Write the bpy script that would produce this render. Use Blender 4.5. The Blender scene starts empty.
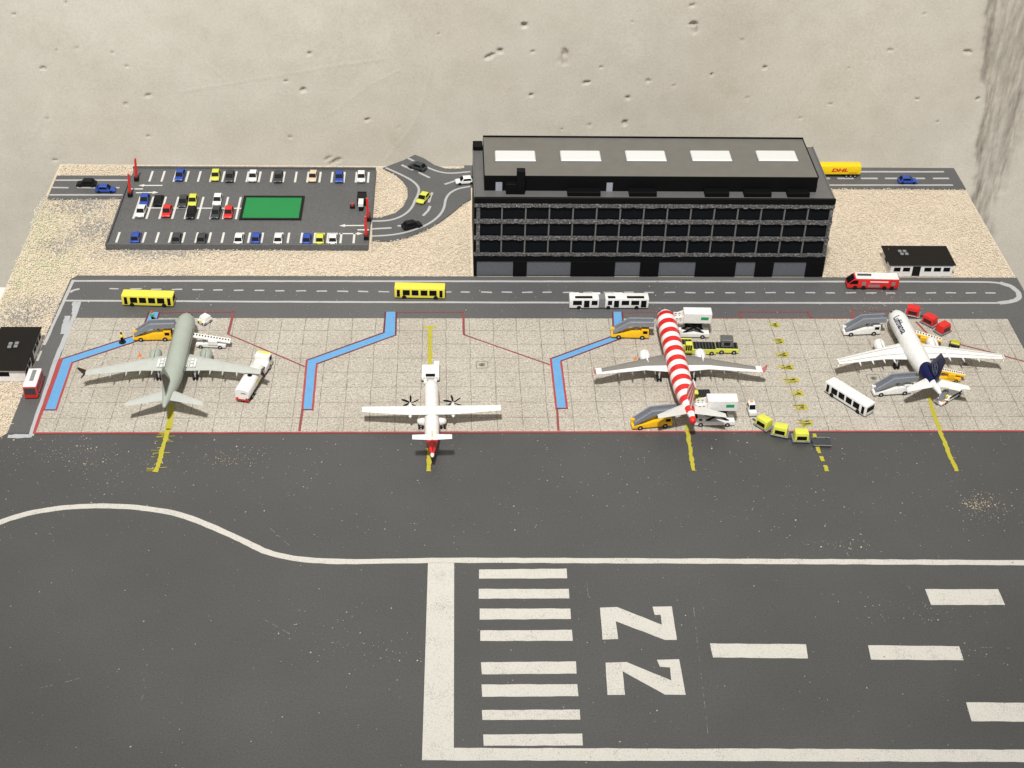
import bpy, bmesh, math, random
import numpy as np
from mathutils import Vector, Matrix

random.seed(7)
rng = np.random.default_rng(7)
scene = bpy.context.scene
COL = scene.collection
PI = math.pi

# ------------------------------------------------------------------ camera
# one unit = one apron tile (1 cm on the model). x right, y away, z up.
FOC, CAM = 1474.52, Vector((15.0857, -52.6849, 35.6701))
ROT = np.array([[0.999066444, -0.0351294363, 0.0251428583],
                [0.000817188061, 0.597274464, 0.802036500],
                [0.0431922774, 0.801267207, -0.596745582]])
cam_data = bpy.data.cameras.new('camera')
cam_data.sensor_width = 36.0
cam_data.lens = FOC * 36.0 / 1024.0
cam_data.clip_start = 0.5
cam_data.clip_end = 1000
cam = bpy.data.objects.new('camera', cam_data)
COL.objects.link(cam)
M4 = Matrix([[ROT[0][i], ROT[1][i], -ROT[2][i], CAM[i]] for i in range(3)] + [[0, 0, 0, 1]])
cam.matrix_world = M4
scene.camera = cam

# ------------------------------------------------------------------ world, lamps, exposure
world = bpy.data.worlds.new('World')
scene.world = world
world.use_nodes = True
bg = world.node_tree.nodes['Background']
# dim room: pale walls around, darker ceiling overhead
wt = world.node_tree
tcw = wt.nodes.new('ShaderNodeTexCoord')
spw = wt.nodes.new('ShaderNodeSeparateXYZ')
wt.links.new(tcw.outputs['Generated'], spw.inputs[0])
rmw = wt.nodes.new('ShaderNodeValToRGB')
rmw.color_ramp.elements[0].position = 0.25
rmw.color_ramp.elements[0].color = (1.0, 0.98, 0.95, 1)
rmw.color_ramp.elements[1].position = 0.80
rmw.color_ramp.elements[1].color = (0.34, 0.335, 0.33, 1)
wt.links.new(spw.outputs['Z'], rmw.inputs[0])
wt.links.new(rmw.outputs[0], bg.inputs['Color'])
bg.inputs['Strength'].default_value = 0.55

ld = bpy.data.lights.new('ceiling_lamp', 'SPOT')
ld.shadow_soft_size = 6.0
ld.spot_size = math.radians(42)
ld.spot_blend = 1.0
ld.energy = 1640000
ld.color = (1.0, 0.97, 0.925)
lamp = bpy.data.objects.new('ceiling_lamp', ld)
COL.objects.link(lamp)
lamp.location = Vector((20, -4, 0)) + Vector((-0.11, -0.52, 1.0)) * 150
tgt = Vector((18, 13, 2))
lamp.rotation_euler = (tgt - lamp.location).to_track_quat('-Z', 'Y').to_euler()

vs = scene.view_settings
vs.view_transform = 'Standard'
vs.look = 'None'
vs.exposure = 0.0
vs.gamma = 1.0


# ------------------------------------------------------------------ plan digitising (photo survey -> model coordinates)
def ray(u, v):
    d = np.array([(u - 512) / FOC, -(v - 384) / FOC, 1.0]) @ ROT
    return d


def P(u, v, z=0.0):
    d = ray(u, v)
    t = (z - CAM.z) / d[2]
    return (CAM.x + t * d[0], CAM.y + t * d[1])


def PY(u, v, y):
    d = ray(u, v)
    t = (y - CAM.y) / d[1]
    return (CAM.x + t * d[0], CAM.z + t * d[2])


# ------------------------------------------------------------------ materials
def new_mat(name):
    m = bpy.data.materials.new(name)
    m.use_nodes = True
    nt = m.node_tree
    b = nt.nodes['Principled BSDF']
    return m, nt, b


def N(nt, typ, **kw):
    n = nt.nodes.new(typ)
    for k, v in kw.items():
        if k.startswith('i_'):
            n.inputs[k[2:]].default_value = v
        else:
            setattr(n, k, v)
    return n


def ramp(nt, fac, stops):
    r = nt.nodes.new('ShaderNodeValToRGB')
    el = r.color_ramp.elements
    while len(el) < len(stops):
        el.new(0.5)
    for e, (p, c) in zip(el, stops):
        e.position = p
        e.color = (*c, 1) if len(c) == 3 else c
    nt.links.new(fac, r.inputs[0])
    return r.outputs[0]


def noise(nt, scale, detail=3, rough=0.55, vec=None):
    if vec is None:
        tc = nt.nodes.new('ShaderNodeTexCoord')
        vec = tc.outputs['Object']
    n = nt.nodes.new('ShaderNodeTexNoise')
    n.inputs['Scale'].default_value = scale
    n.inputs['Detail'].default_value = detail
    n.inputs['Roughness'].default_value = rough
    nt.links.new(vec, n.inputs['Vector'])
    return n.outputs['Fac']


def mix(nt, fac, a, b, blend='MIX'):
    m = nt.nodes.new('ShaderNodeMix')
    m.data_type = 'RGBA'
    m.blend_type = blend
    for val, idx in ((fac, 0), (a, 6), (b, 7)):
        if isinstance(val, (int, float)):
            m.inputs[idx].default_value = val
        elif isinstance(val, tuple):
            m.inputs[idx].default_value = (*val, 1) if len(val) == 3 else val
        else:
            nt.links.new(val, m.inputs[idx])
    return m.outputs[2]


def math_n(nt, op, a, b=None, clamp=False):
    m = nt.nodes.new('ShaderNodeMath')
    m.operation = op
    m.use_clamp = clamp
    for val, idx in ((a, 0), (b, 1)):
        if val is None:
            continue
        if isinstance(val, (int, float)):
            m.inputs[idx].default_value = val
        else:
            nt.links.new(val, m.inputs[idx])
    return m.outputs[0]


def bump(nt, b, h, strength, dist=0.02):
    n = nt.nodes.new('ShaderNodeBump')
    n.inputs['Strength'].default_value = strength
    n.inputs['Distance'].default_value = dist
    nt.links.new(h, n.inputs['Height'])
    nt.links.new(n.outputs[0], b.inputs['Normal'])


def sc(c, k):
    return tuple(min(1, x * k) for x in c)


_mc = {}


def paint(name, col, rough=0.42, var=0.10, scale=9.0, spec=0.5, metal=0.0):
    """cast / printed model paint: slight tone variation and tiny unevenness"""
    if name in _mc:
        return _mc[name]
    m, nt, b = new_mat(name)
    f = noise(nt, scale, 4)
    c = ramp(nt, f, [(0.3, sc(col, 1 - var)), (0.7, sc(col, 1 + var * 0.6))])
    nt.links.new(c, b.inputs['Base Color'])
    b.inputs['Roughness'].default_value = rough
    b.inputs['Metallic'].default_value = metal
    b.inputs['Specular IOR Level'].default_value = spec
    bump(nt, b, noise(nt, scale * 6, 2), 0.12, 0.01)
    _mc[name] = m
    return m


WHITE = paint('white_paint', (0.74, 0.74, 0.725))
OFFWHITE = paint('off_white_paint', (0.74, 0.73, 0.69))
BLACK = paint('black_paint', (0.008, 0.008, 0.009), 0.5, spec=0.2)
GLASS = paint('window_black', (0.005, 0.006, 0.008), 0.55, spec=0.08)
TYRE = paint('tyre_rubber', (0.010, 0.010, 0.010), 0.7, spec=0.2)
RIM = paint('rim_grey', (0.35, 0.35, 0.35), 0.4)
YELLOW = paint('bus_yellow', (0.78, 0.68, 0.07))
AMBER = paint('amber_yellow', (0.82, 0.47, 0.008))
LIME = paint('lime_yellow', (0.62, 0.635, 0.075))
RED = paint('red_paint', (0.62, 0.02, 0.018))
BLUE = paint('blue_paint', (0.02, 0.065, 0.36))
CARGREY = paint('dark_grey_paint', (0.045, 0.05, 0.053), spec=0.3)
MIDGREY = paint('mid_grey_paint', (0.20, 0.21, 0.22))
STAIRGREY = paint('stair_grey', (0.15, 0.165, 0.19), 0.5)
STAIRLIGHT = paint('stair_light_grey', (0.21, 0.225, 0.255), 0.5)
BEIGE = paint('beige_paint', (0.66, 0.52, 0.36))
GREENMARK = paint('green_mark', (0.012, 0.30, 0.11))
PLANEGREY = paint('grey_green_paint', (0.345, 0.385, 0.34), 0.45, 0.06, 3)
PLANEGREY_L = paint('pale_grey_paint', (0.46, 0.48, 0.455), 0.45, 0.06, 3)
WINGGREY = paint('wing_top_grey', (0.20, 0.192, 0.178), 0.5, 0.06, 3)
TAILGREY = paint('tail_grey', (0.55, 0.55, 0.53), 0.45, 0.06, 3)
DARKRED = paint('dark_maroon', (0.035, 0.006, 0.008))
NAVY = paint('navy_paint', (0.004, 0.007, 0.055), 0.4, spec=0.25)
ORANGE = paint('orange_paint', (0.75, 0.22, 0.03))
SKIN = paint('skin_tone', (0.55, 0.33, 0.22))
TABLEWHITE = paint('table_white', (0.72, 0.72, 0.70), 0.4)


def asphalt_mat(name, col, fleck=0.5, rough=0.6, spec=0.5):
    m, nt, b = new_mat(name)
    big = noise(nt, 0.12, 4, 0.6)
    fine = noise(nt, 16, 3, 0.7)
    c = ramp(nt, big, [(0.3, sc(col, 0.86)), (0.7, sc(col, 1.12))])
    g = ramp(nt, fine, [(0.25, (0.62,) * 3), (0.5, (1.0,) * 3), (0.8, (1.4,) * 3)])
    c = mix(nt, 1.0, c, g, 'MULTIPLY')
    # pale scuffs, stretched along the board
    tc = nt.nodes.new('ShaderNodeTexCoord')
    mp = nt.nodes.new('ShaderNodeMapping')
    mp.inputs['Scale'].default_value = (1.6, 4.2, 1)
    mp.inputs['Rotation'].default_value = (0, 0, 0.1)
    nt.links.new(tc.outputs['Object'], mp.inputs[0])
    sn = noise(nt, 2.2, 6, 0.75, mp.outputs[0])
    sf = ramp(nt, sn, [(0.70, (0, 0, 0)), (0.78, (1, 1, 1))])
    sf = math_n(nt, 'MULTIPLY', sf, fleck)
    c = mix(nt, sf, c, (0.17, 0.155, 0.13))
    nt.links.new(c, b.inputs['Base Color'])
    rr = ramp(nt, big, [(0.3, (rough - 0.06,) * 3), (0.7, (rough + 0.08,) * 3)])
    nt.links.new(rr, b.inputs['Roughness'])
    b.inputs['Specular IOR Level'].default_value = spec
    bump(nt, b, fine, 0.15, 0.02)
    return m


ASPHALT = asphalt_mat('asphalt', (0.059, 0.060, 0.0615), 0.6, 0.46, 0.75)
ROAD = asphalt_mat('road_asphalt', (0.098, 0.0995, 0.101), 0.4, 0.6)
LOTM = asphalt_mat('car_park_deck', (0.102, 0.1035, 0.105), 0.15, 0.6)


def marking_mat(name, col, wear=0.35, under=(0.10, 0.10, 0.09)):
    m, nt, b = new_mat(name)
    f = noise(nt, 26, 4, 0.7)
    g = noise(nt, 1.3, 4, 0.6)
    c = ramp(nt, f, [(0.25, sc(col, 0.80)), (0.55, col), (0.8, sc(col, 1.08))])
    w = ramp(nt, math_n(nt, 'MULTIPLY', f, math_n(nt, 'ADD', g, 0.5)), [(0.24, (1, 1, 1)), (0.44, (0, 0, 0))])
    w = math_n(nt, 'MULTIPLY', w, wear)
    c = mix(nt, w, c, under)
    nt.links.new(c, b.inputs['Base Color'])
    b.inputs['Roughness'].default_value = 0.65
    return m


MARKW = marking_mat('runway_marking', (0.55, 0.535, 0.49), 0.8)
LINEW = marking_mat('road_line', (0.44, 0.44, 0.44), 0.5)
LOTLINE = marking_mat('bay_line', (0.66, 0.65, 0.62), 0.2)
SLOPPY = marking_mat('chalky_paint', (0.42, 0.435, 0.46), 0.5)
REDL = marking_mat('red_line', (0.36, 0.05, 0.05), 0.7, (0.30, 0.20, 0.17))
REDFAINT = marking_mat('faint_red_line', (0.24, 0.055, 0.055), 0.9, (0.15, 0.10, 0.095))
MAROONL = marking_mat('maroon_line', (0.14, 0.02, 0.03), 0.3, (0.2, 0.1, 0.1))
YELL = marking_mat('yellow_pen', (0.43, 0.39, 0.03), 0.8, (0.22, 0.18, 0.03))
BLUEP = marking_mat('blue_walkway', (0.12, 0.33, 0.60), 0.8, (0.05, 0.17, 0.44))


def apron_mat():
    m, nt, b = new_mat('apron_tiles')
    tc = nt.nodes.new('ShaderNodeTexCoord')
    wob = nt.nodes.new('ShaderNodeTexNoise')
    wob.inputs['Scale'].default_value = 0.7
    nt.links.new(tc.outputs['Object'], wob.inputs['Vector'])
    off = nt.nodes.new('ShaderNodeVectorMath'); off.operation = 'MULTIPLY_ADD'
    nt.links.new(wob.outputs['Color'], off.inputs[0])
    off.inputs[1].default_value = (0.09, 0.09, 0)
    nt.links.new(tc.outputs['Object'], off.inputs[2])
    sep = nt.nodes.new('ShaderNodeSeparateXYZ')
    nt.links.new(off.outputs[0], sep.inputs[0])

    def line(o, w):
        a = math_n(nt, 'ADD', o, 99.955)
        fr = math_n(nt, 'FRACT', a)
        d = math_n(nt, 'ABSOLUTE', math_n(nt, 'SUBTRACT', fr, 0.5))
        return math_n(nt, 'GREATER_THAN', d, 0.5 - w)
    lx = line(sep.outputs['X'], 0.017)
    ly = line(sep.outputs['Y'], 0.018)
    ln = math_n(nt, 'MAXIMUM', lx, ly)
    # sprayed grain
    f = noise(nt, 15, 3, 0.8)
    g = noise(nt, 0.35, 4, 0.6)
    base = ramp(nt, g, [(0.3, (0.405, 0.37, 0.315)), (0.7, (0.475, 0.44, 0.385))])
    gr = ramp(nt, f, [(0.28, (0.20, 0.19, 0.17)), (0.42, (0.74, 0.74, 0.73)), (0.58, (1.08, 1.08, 1.08)), (0.74, (1.7, 1.7, 1.68))])
    c = mix(nt, 1.0, base, gr, 'MULTIPLY')
    worn = noise(nt, 2.4, 3, 0.6)
    la = math_n(nt, 'MULTIPLY', ln, ramp(nt, worn, [(0.3, (0.15,) * 3), (0.65, (0.78,) * 3)]))
    c = mix(nt, la, c, (0.085, 0.078, 0.066))
    # dirty smears
    dn = noise(nt, 0.8, 5, 0.7)
    c = mix(nt, math_n(nt, 'MULTIPLY', ramp(nt, dn, [(0.55, (0, 0, 0)), (0.75, (1, 1, 1))]), 0.35), c, (0.24, 0.215, 0.18))
    nt.links.new(c, b.inputs['Base Color'])
    b.inputs['Roughness'].default_value = 0.8
    bump(nt, b, f, 0.3, 0.02)
    return m


APRON = apron_mat()


def concrete_mat():
    m, nt, b = new_mat('raw_concrete')
    tc = nt.nodes.new('ShaderNodeTexCoord')
    ob = tc.outputs['Object']
    big = noise(nt, 0.10, 5, 0.6)
    mid = noise(nt, 0.7, 5, 0.65)
    fine = noise(nt, 9, 4, 0.7)
    c = ramp(nt, big, [(0.3, (0.52, 0.485, 0.415)), (0.7, (0.60, 0.573, 0.505))])
    c = mix(nt, 1.0, c, ramp(nt, mid, [(0.25, (0.92, 0.915, 0.90)), (0.55, (1, 1, 1)), (0.8, (1.04, 1.04, 1.04))]), 'MULTIPLY')
    c = mix(nt, 1.0, c, ramp(nt, fine, [(0.25, (0.86,) * 3), (0.6, (1.03,) * 3)]), 'MULTIPLY')
    # rusty brown bleeding
    st = noise(nt, 0.45, 6, 0.72)
    c = mix(nt, math_n(nt, 'MULTIPLY', ramp(nt, st, [(0.60, (0, 0, 0)), (0.75, (1, 1, 1))]), 0.35), c, (0.42, 0.33, 0.24))
    # ragged dirty construction joint, and pits coloured darker with their depth: attribute 'dirt' is modelled with the relief
    at = nt.nodes.new('ShaderNodeAttribute')
    at.attribute_name = 'darkening'
    mp = nt.nodes.new('ShaderNodeMapping')
    mp.inputs['Scale'].default_value = (2.6, 1, 0.35)
    nt.links.new(ob, mp.inputs[0])
    sn = noise(nt, 1.6, 6, 0.7, mp.outputs[0])
    jc = ramp(nt, sn, [(0.32, (0.17, 0.155, 0.13)), (0.5, (0.33, 0.30, 0.255)), (0.66, (0.52, 0.48, 0.41))])
    c = mix(nt, at.outputs['Fac'], c, jc)
    nt.links.new(c, b.inputs['Base Color'])
    b.inputs['Roughness'].default_value = 0.75
    b.inputs['Specular IOR Level'].default_value = 0.3
    bump(nt, b, fine, 0.25, 0.05)
    return m


CONCRETE = concrete_mat()


def gravel_mat():
    m, nt, b = new_mat('gravel')
    at = nt.nodes.new('ShaderNodeAttribute')
    at.attribute_name = 'tone'
    nt.links.new(at.outputs['Color'], b.inputs['Base Color'])
    b.inputs['Roughness'].default_value = 0.8
    return m


GRAVEL = gravel_mat()


def bed_mat():
    m, nt, b = new_mat('gravel_bed')
    f = noise(nt, 16, 4, 0.8)
    c = ramp(nt, f, [(0.3, (0.46, 0.385, 0.285)), (0.7, (0.80, 0.70, 0.55))])
    nt.links.new(c, b.inputs['Base Color'])
    b.inputs['Roughness'].default_value = 0.9
    bump(nt, b, f, 0.6, 0.05)
    return m


BED = bed_mat()


def glitter_mat():
    m, nt, b = new_mat('glittering_band')
    f = noise(nt, 12, 4, 0.85)
    c = ramp(nt, f, [(0.34, (0.02, 0.02, 0.02)), (0.50, (0.10, 0.10, 0.105)), (0.60, (0.26, 0.26, 0.26)), (0.68, (0.9, 0.9, 0.9))])  # sparkle of the glitter is painted into the colour as near-white specks
    nt.links.new(c, b.inputs['Base Color'])
    b.inputs['Roughness'].default_value = 0.35
    b.inputs['Metallic'].default_value = 0.2
    bump(nt, b, f, 0.9, 0.05)
    return m


GLITTER = glitter_mat()
TBLACK = paint('terminal_black', (0.003, 0.003, 0.0035), 0.6, spec=0.12)
TDECK = paint('terminal_roof_grey', (0.115, 0.115, 0.115), 0.45, 0.07, 2)
TROOF = paint('terminal_upper_roof', (0.135, 0.129, 0.117), 0.45, 0.07, 2)
TPANEL = paint('ground_floor_panel', (0.10, 0.108, 0.125), 0.35)
TDOOR = paint('terrace_door', (0.30, 0.32, 0.37), 0.4)
FRAMEG = paint('frame_grey', (0.13, 0.13, 0.13), 0.5, 0.25, 20)
SKYL = paint('skylight_white', (0.62, 0.63, 0.62), 0.35, 0.03)
HUTROOF = paint('hut_roof_black', (0.008, 0.007, 0.006), 0.6, spec=0.2)
MATGREEN = paint('mat_green', (0.004, 0.215, 0.052), 0.55, 0.04, 2)


def stripes_mat():
    """red and white hoops along the fuselage (object x is the long axis)"""
    m, nt, b = new_mat('red_white_hoops')
    tc = nt.nodes.new('ShaderNodeTexCoord')
    sep = nt.nodes.new('ShaderNodeSeparateXYZ')
    nt.links.new(tc.outputs['Object'], sep.inputs[0])
    a = math_n(nt, 'ADD', math_n(nt, 'DIVIDE', sep.outputs['X'], 0.66), 50.78)
    r = math_n(nt, 'GREATER_THAN', math_n(nt, 'FRACT', a), 0.5)
    f = noise(nt, 6, 3)
    wh = ramp(nt, f, [(0.3, (0.72, 0.72, 0.71)), (0.7, (0.82, 0.82, 0.80))])
    rd = ramp(nt, f, [(0.3, (0.56, 0.012, 0.014)), (0.7, (0.66, 0.02, 0.02))])
    c = mix(nt, r, wh, rd)
    nt.links.new(c, b.inputs['Base Color'])
    b.inputs['Roughness'].default_value = 0.35
    return m


HOOPS = stripes_mat()


# ------------------------------------------------------------------ mesh building
class MB:
    def __init__(s):
        s.v = []
        s.f = []

    def add(s, verts, faces):
        o = len(s.v)
        s.v += [tuple(map(float, p)) for p in verts]
        s.f += [tuple(i + o for i in f) for f in faces]
        return s

    def frustum(s, x0, x1, X0, X1, w, W, z0, z1, cy=0.0):
        v = [(x0, cy - w / 2, z0), (x1, cy - w / 2, z0), (x1, cy + w / 2, z0), (x0, cy + w / 2, z0),
             (X0, cy - W / 2, z1), (X1, cy - W / 2, z1), (X1, cy + W / 2, z1), (X0, cy + W / 2, z1)]
        return s.add(v, [(3, 2, 1, 0), (4, 5, 6, 7), (0, 1, 5, 4), (1, 2, 6, 5), (2, 3, 7, 6), (3, 0, 4, 7)])

    def box(s, x0, x1, y0, y1, z0, z1):
        v = [(x0, y0, z0), (x1, y0, z0), (x1, y1, z0), (x0, y1, z0), (x0, y0, z1), (x1, y0, z1), (x1, y1, z1), (x0, y1, z1)]
        return s.add(v, [(3, 2, 1, 0), (4, 5, 6, 7), (0, 1, 5, 4), (1, 2, 6, 5), (2, 3, 7, 6), (3, 0, 4, 7)])

    def prism(s, poly, z0, z1):
        n = len(poly)
        ar = sum(poly[i][0] * poly[(i + 1) % n][1] - poly[(i + 1) % n][0] * poly[i][1] for i in range(n))
        if ar < 0:
            poly = poly[::-1]
        v = [(p[0], p[1], z0) for p in poly] + [(p[0], p[1], z1) for p in poly]
        f = [tuple(range(n))[::-1], tuple(range(n, 2 * n))]
        f += [(i, (i + 1) % n, n + (i + 1) % n, n + i) for i in range(n)]
        return s.add(v, f)

    def sideprof(s, poly, y0, y1):
        """XZ profile extruded along y"""
        n = len(poly)
        ar = sum(poly[i][0] * poly[(i + 1) % n][1] - poly[(i + 1) % n][0] * poly[i][1] for i in range(n))
        if ar < 0:
            poly = poly[::-1]
        v = [(p[0], y0, p[1]) for p in poly] + [(p[0], y1, p[1]) for p in poly]
        f = [tuple(range(n)), tuple(range(n, 2 * n))[::-1]]
        f += [((i + 1) % n, i, n + i, n + (i + 1) % n) for i in range(n)]
        return s.add(v, f)

    def loft(s, rings, cap0=True, cap1=True):
        n = len(rings[0])
        v = [p for r in rings for p in r]
        f = []
        for k in range(len(rings) - 1):
            for i in range(n):
                j = (i + 1) % n
                f.append((k * n + i, k * n + j, (k + 1) * n + j, (k + 1) * n + i))
        if cap0:
            f.append(tuple(range(n))[::-1])
        if cap1:
            f.append(tuple(range((len(rings) - 1) * n, len(rings) * n)))
        return s.add(v, f)

    def cyl(s, p0, p1, r, n=10, r1=None):
        p0, p1 = Vector(p0), Vector(p1)
        d = (p1 - p0).normalized()
        a = d.orthogonal().normalized()
        b = d.cross(a)
        if r1 is None:
            r1 = r
        rings = []
        for p, rr in ((p0, r), (p1, r1)):
            rings.append([tuple(p + a * (rr * math.cos(2 * PI * i / n)) + b * (rr * math.sin(2 * PI * i / n))) for i in range(n)])
        return s.loft(rings)

    def panel(s, a, b, c, d, u0, u1, v0, v1, t=0.006):
        """thin slab on the quad a-b-c-d (a->b is u, a->d is v), proud of its face"""
        a, b, c, d = map(Vector, (a, b, c, d))
        nrm = (b - a).cross(d - a).normalized()

        def q(u, v):
            return (a * (1 - u) + b * u) * (1 - v) + (d * (1 - u) + c * u) * v
        ps = [q(u0, v0), q(u1, v0), q(u1, v1), q(u0, v1)]
        v = [tuple(p - nrm * t) for p in ps] + [tuple(p + nrm * t) for p in ps]
        return s.add(v, [(3, 2, 1, 0), (4, 5, 6, 7), (0, 1, 5, 4), (1, 2, 6, 5), (2, 3, 7, 6), (3, 0, 4, 7)])

    def build(s, name, mat, parent=None, bevel=0.0, seg=1, smooth=None):
        me = bpy.data.meshes.new(name)
        me.from_pydata(s.v, [], s.f)
        if bevel > 0:
            bm = bmesh.new()
            bm.from_mesh(me)
            bm.normal_update()
            ed = [e for e in bm.edges if len(e.link_faces) == 2 and e.calc_face_angle(0) > 0.35]
            bmesh.ops.bevel(bm, geom=ed, offset=bevel, segments=seg, affect='EDGES', profile=0.6, clamp_overlap=True)
            bm.to_mesh(me)
            bm.free()
        if smooth is not None:
            me.shade_smooth()
            me.set_sharp_from_angle(angle=math.radians(smooth))
        me.materials.append(mat)
        o = bpy.data.objects.new(name, me)
        COL.objects.link(o)
        if parent:
            o.parent = parent
        return o


def tag(o, label=None, cat=None, group=None, kind=None):
    if label: o['label'] = label
    if cat: o['category'] = cat
    if group: o['group'] = group
    if kind: o['kind'] = kind
    return o


def thing(name, label, cat, loc=(0, 0, 0), rz=0.0, group=None):
    o = bpy.data.objects.new(name, None)
    o.empty_display_size = 0.2
    COL.objects.link(o)
    o.location = loc
    o.rotation_euler = (0, 0, rz)
    return tag(o, label, cat, group)


def copy_tree(o, parent=None):
    c = o.copy()
    COL.objects.link(c)
    if parent:
        c.parent = parent
    for ch in list(o.children):
        copy_tree(ch, c)
    return c


def dup(o, loc, rz, label, group=None):
    c = copy_tree(o)
    c.location = loc
    c.rotation_euler = (0, 0, rz)
    c['label'] = label
    if group:
        c['group'] = group
    return c


def recolour(o, mat, names=('body',)):
    for ch in o.children:
        if ch.name.split('.')[0] in names:
            ch.material_slots[0].link = 'OBJECT'
            ch.material_slots[0].material = mat


def side_place(p1, p2, width, front='p2', z=0.0):
    """ground line of the near side, photo-surveyed -> (centre, heading)"""
    a, b = Vector((*P(*p1, z), 0)), Vector((*P(*p2, z), 0))
    d = (b - a).normalized()
    n = Vector((-d.y, d.x, 0))
    if n.y < 0:
        n = -n
    c = (a + b) / 2 + n * (width / 2)
    h = math.atan2(d.y, d.x)
    if front == 'p1':
        h += PI
    return (c.x, c.y, z), h, (b - a).length


def strip(mb, pts, w, z0, z1, jag=0.0, step=None, closed=False, widths=None):
    """painted line along a polyline of plan points, optional ragged edges"""
    pts = [Vector((p[0], p[1])) for p in pts]
    if step:
        out = []
        for i in range(len(pts) - 1):
            n = max(1, int((pts[i + 1] - pts[i]).length / step))
            out += [pts[i].lerp(pts[i + 1], k / n) for k in range(n)]
        out.append(pts[-1])
        pts = out
    n = len(pts)
    L, R = [], []
    for i, p in enumerate(pts):
        if closed:
            a, b = pts[i - 1], pts[(i + 1) % n]
        else:
            a, b = pts[max(0, i - 1)], pts[min(n - 1, i + 1)]
        d1 = (p - a).normalized() if (p - a).length > 1e-6 else None
        d2 = (b - p).normalized() if (b - p).length > 1e-6 else None
        if d1 is None: d1 = d2
        if d2 is None: d2 = d1
        t = (d1 + d2).normalized()
        k = 1.0 / max(0.45, t.dot(d1))
        nn = Vector((-t.y, t.x))
        ww = w if widths is None else widths[i]
        L.append(p + nn * (ww / 2 * k + random.uniform(-jag, jag)))
        R.append(p - nn * (ww / 2 * k + random.uniform(-jag, jag)))
    m = n if closed else n - 1
    for i in range(m):
        j = (i + 1) % n
        mb.prism([L[i], L[j], R[j], R[i]], z0, z1)


def chaikin(pts, it=2):
    for _ in range(it):
        o = [pts[0]]
        for a, b in zip(pts[:-1], pts[1:]):
            o.append((a[0] * .75 + b[0] * .25, a[1] * .75 + b[1] * .25))
            o.append((a[0] * .25 + b[0] * .75, a[1] * .25 + b[1] * .75))
        o.append(pts[-1])
        pts = o
    return pts


def Z(pts, ox, oy, k, z=0.0):
    return [P(ox + x / k, oy + y / k, z) for x, y in pts]


# ================================================================== SETTING
# board, bed of gravel, asphalt sheets
bd = MB().box(-4.30, 41.0, -34, 13.72, -0.75, -0.07)
board = tag(bd.build('ground', BED), kind='structure')

asp = MB().prism([(-12, -34), (60, -34), (60, -8.0), (41.0, -8.0), (41.0, 3.3), (-1.35, 3.3), (-1.6, 3.0), (-1.72, -1), (-1.78, -7.9), (-2.6, -9.0), (-4.3, -9.2), (-12, -10)], -0.068, 0.0)
runway = tag(asp.build('runway', ASPHALT), kind='structure')

sr = MB().prism([(-1.35, 3.298), (40.998, 3.298), (40.998, -7.9), (39.56, -7.9), (39.56, -0.045), (-0.825, -0.045), (-0.825, -7.9), (-1.775, -7.9), (-1.715, -1), (-1.6, 3)], -0.05, 0.0022)
service_road = tag(sr.build('service_road', ROAD), kind='structure')

apron = MB().box(-0.80, 39.53, -7.93, -0.07, 0.0005, 0.012)
apron = tag(apron.build('apron', APRON), kind='structure')

rd = MB()
rd.prism([P(57, 175.5), (-.53, P(124, 175.5)[1]), (-.53, P(121, 198)[1]), P(47, 199)], -0.068, 0.004)
back_road = tag(rd.build('access_road', ROAD), kind='structure')
rd = MB().box(15.9, 41.0, 11.55, 13.72, -0.068, 0.002)
rear_road = tag(rd.build('rear_road', ROAD), kind='structure')
JUNC = Z([(770, 190), (690, 200), (600, 200), (520, 175), (450, 130), (385, 103), (300, 143), (160, 195), (250, 240), (300, 285), (332, 340), (332, 400), (305, 460), (250, 508), (150, 540), (85, 545), (85, 700), (200, 705), (330, 680), (450, 632), (560, 570), (640, 510), (720, 445), (775, 410)], 360, 140, 6.98)
rd = MB().prism(JUNC, -0.068, 0.008)
junction = tag(rd.build('road_junction', ROAD), kind='structure')

# ------- markings on the runway board
mk = MB()
curve = [(0, 521.7), (25, 514.2), (50, 509.2), (75, 506.7), (107.5, 505.7), (140, 507.7), (170, 512), (195, 519.5), (217.5, 529.2), (240, 539.2), (256, 547.2), (268, 553.0), (295, 559.0), (325, 561.5), (360, 561.8), (400, 561.0), (450, 560.2), (700, 561.2), (1024, 562.8), (1400, 564.4), (1740, 566)]
cw = chaikin([P(-60, 548)] + [P(*p) for p in curve], 2)
strip(mk, cw, 0.255, 0.0005, 0.010, jag=0.012, step=0.35)
mk.build('edge_line', MARKW, runway)
mk = MB().prism([P(428, 563.2), P(454.2, 563.2), P(453.8, 749), P(452, 760.3), P(422, 760.3)], 0.0005, 0.013)
mk.build('threshold_bar', MARKW, runway)
mk = MB()
strip(mk, [P(446, 754.2), P(768, 755), P(1024, 756), P(1400, 758), P(1800, 760)], 0.47, 0.0005, 0.009, jag=0.012, step=0.35)
mk.build('edge_line', MARKW, runway)
bars = [[(253, 95), (533, 92), (535, 123), (253, 124)], [(252, 157), (540, 157), (542, 187), (252, 188)],
        [(255, 220), (545, 220), (547, 253), (255, 255)], [(257, 290), (550, 288), (553, 323), (257, 323)],
        [(259, 392), (563, 389), (565, 428), (262, 430)], [(261, 463), (567, 462), (571, 500), (263, 502)],
        [(262, 545), (575, 543), (577, 575), (264, 576)], [(266, 623), (583, 620), (585, 658), (268, 659)]]


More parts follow.
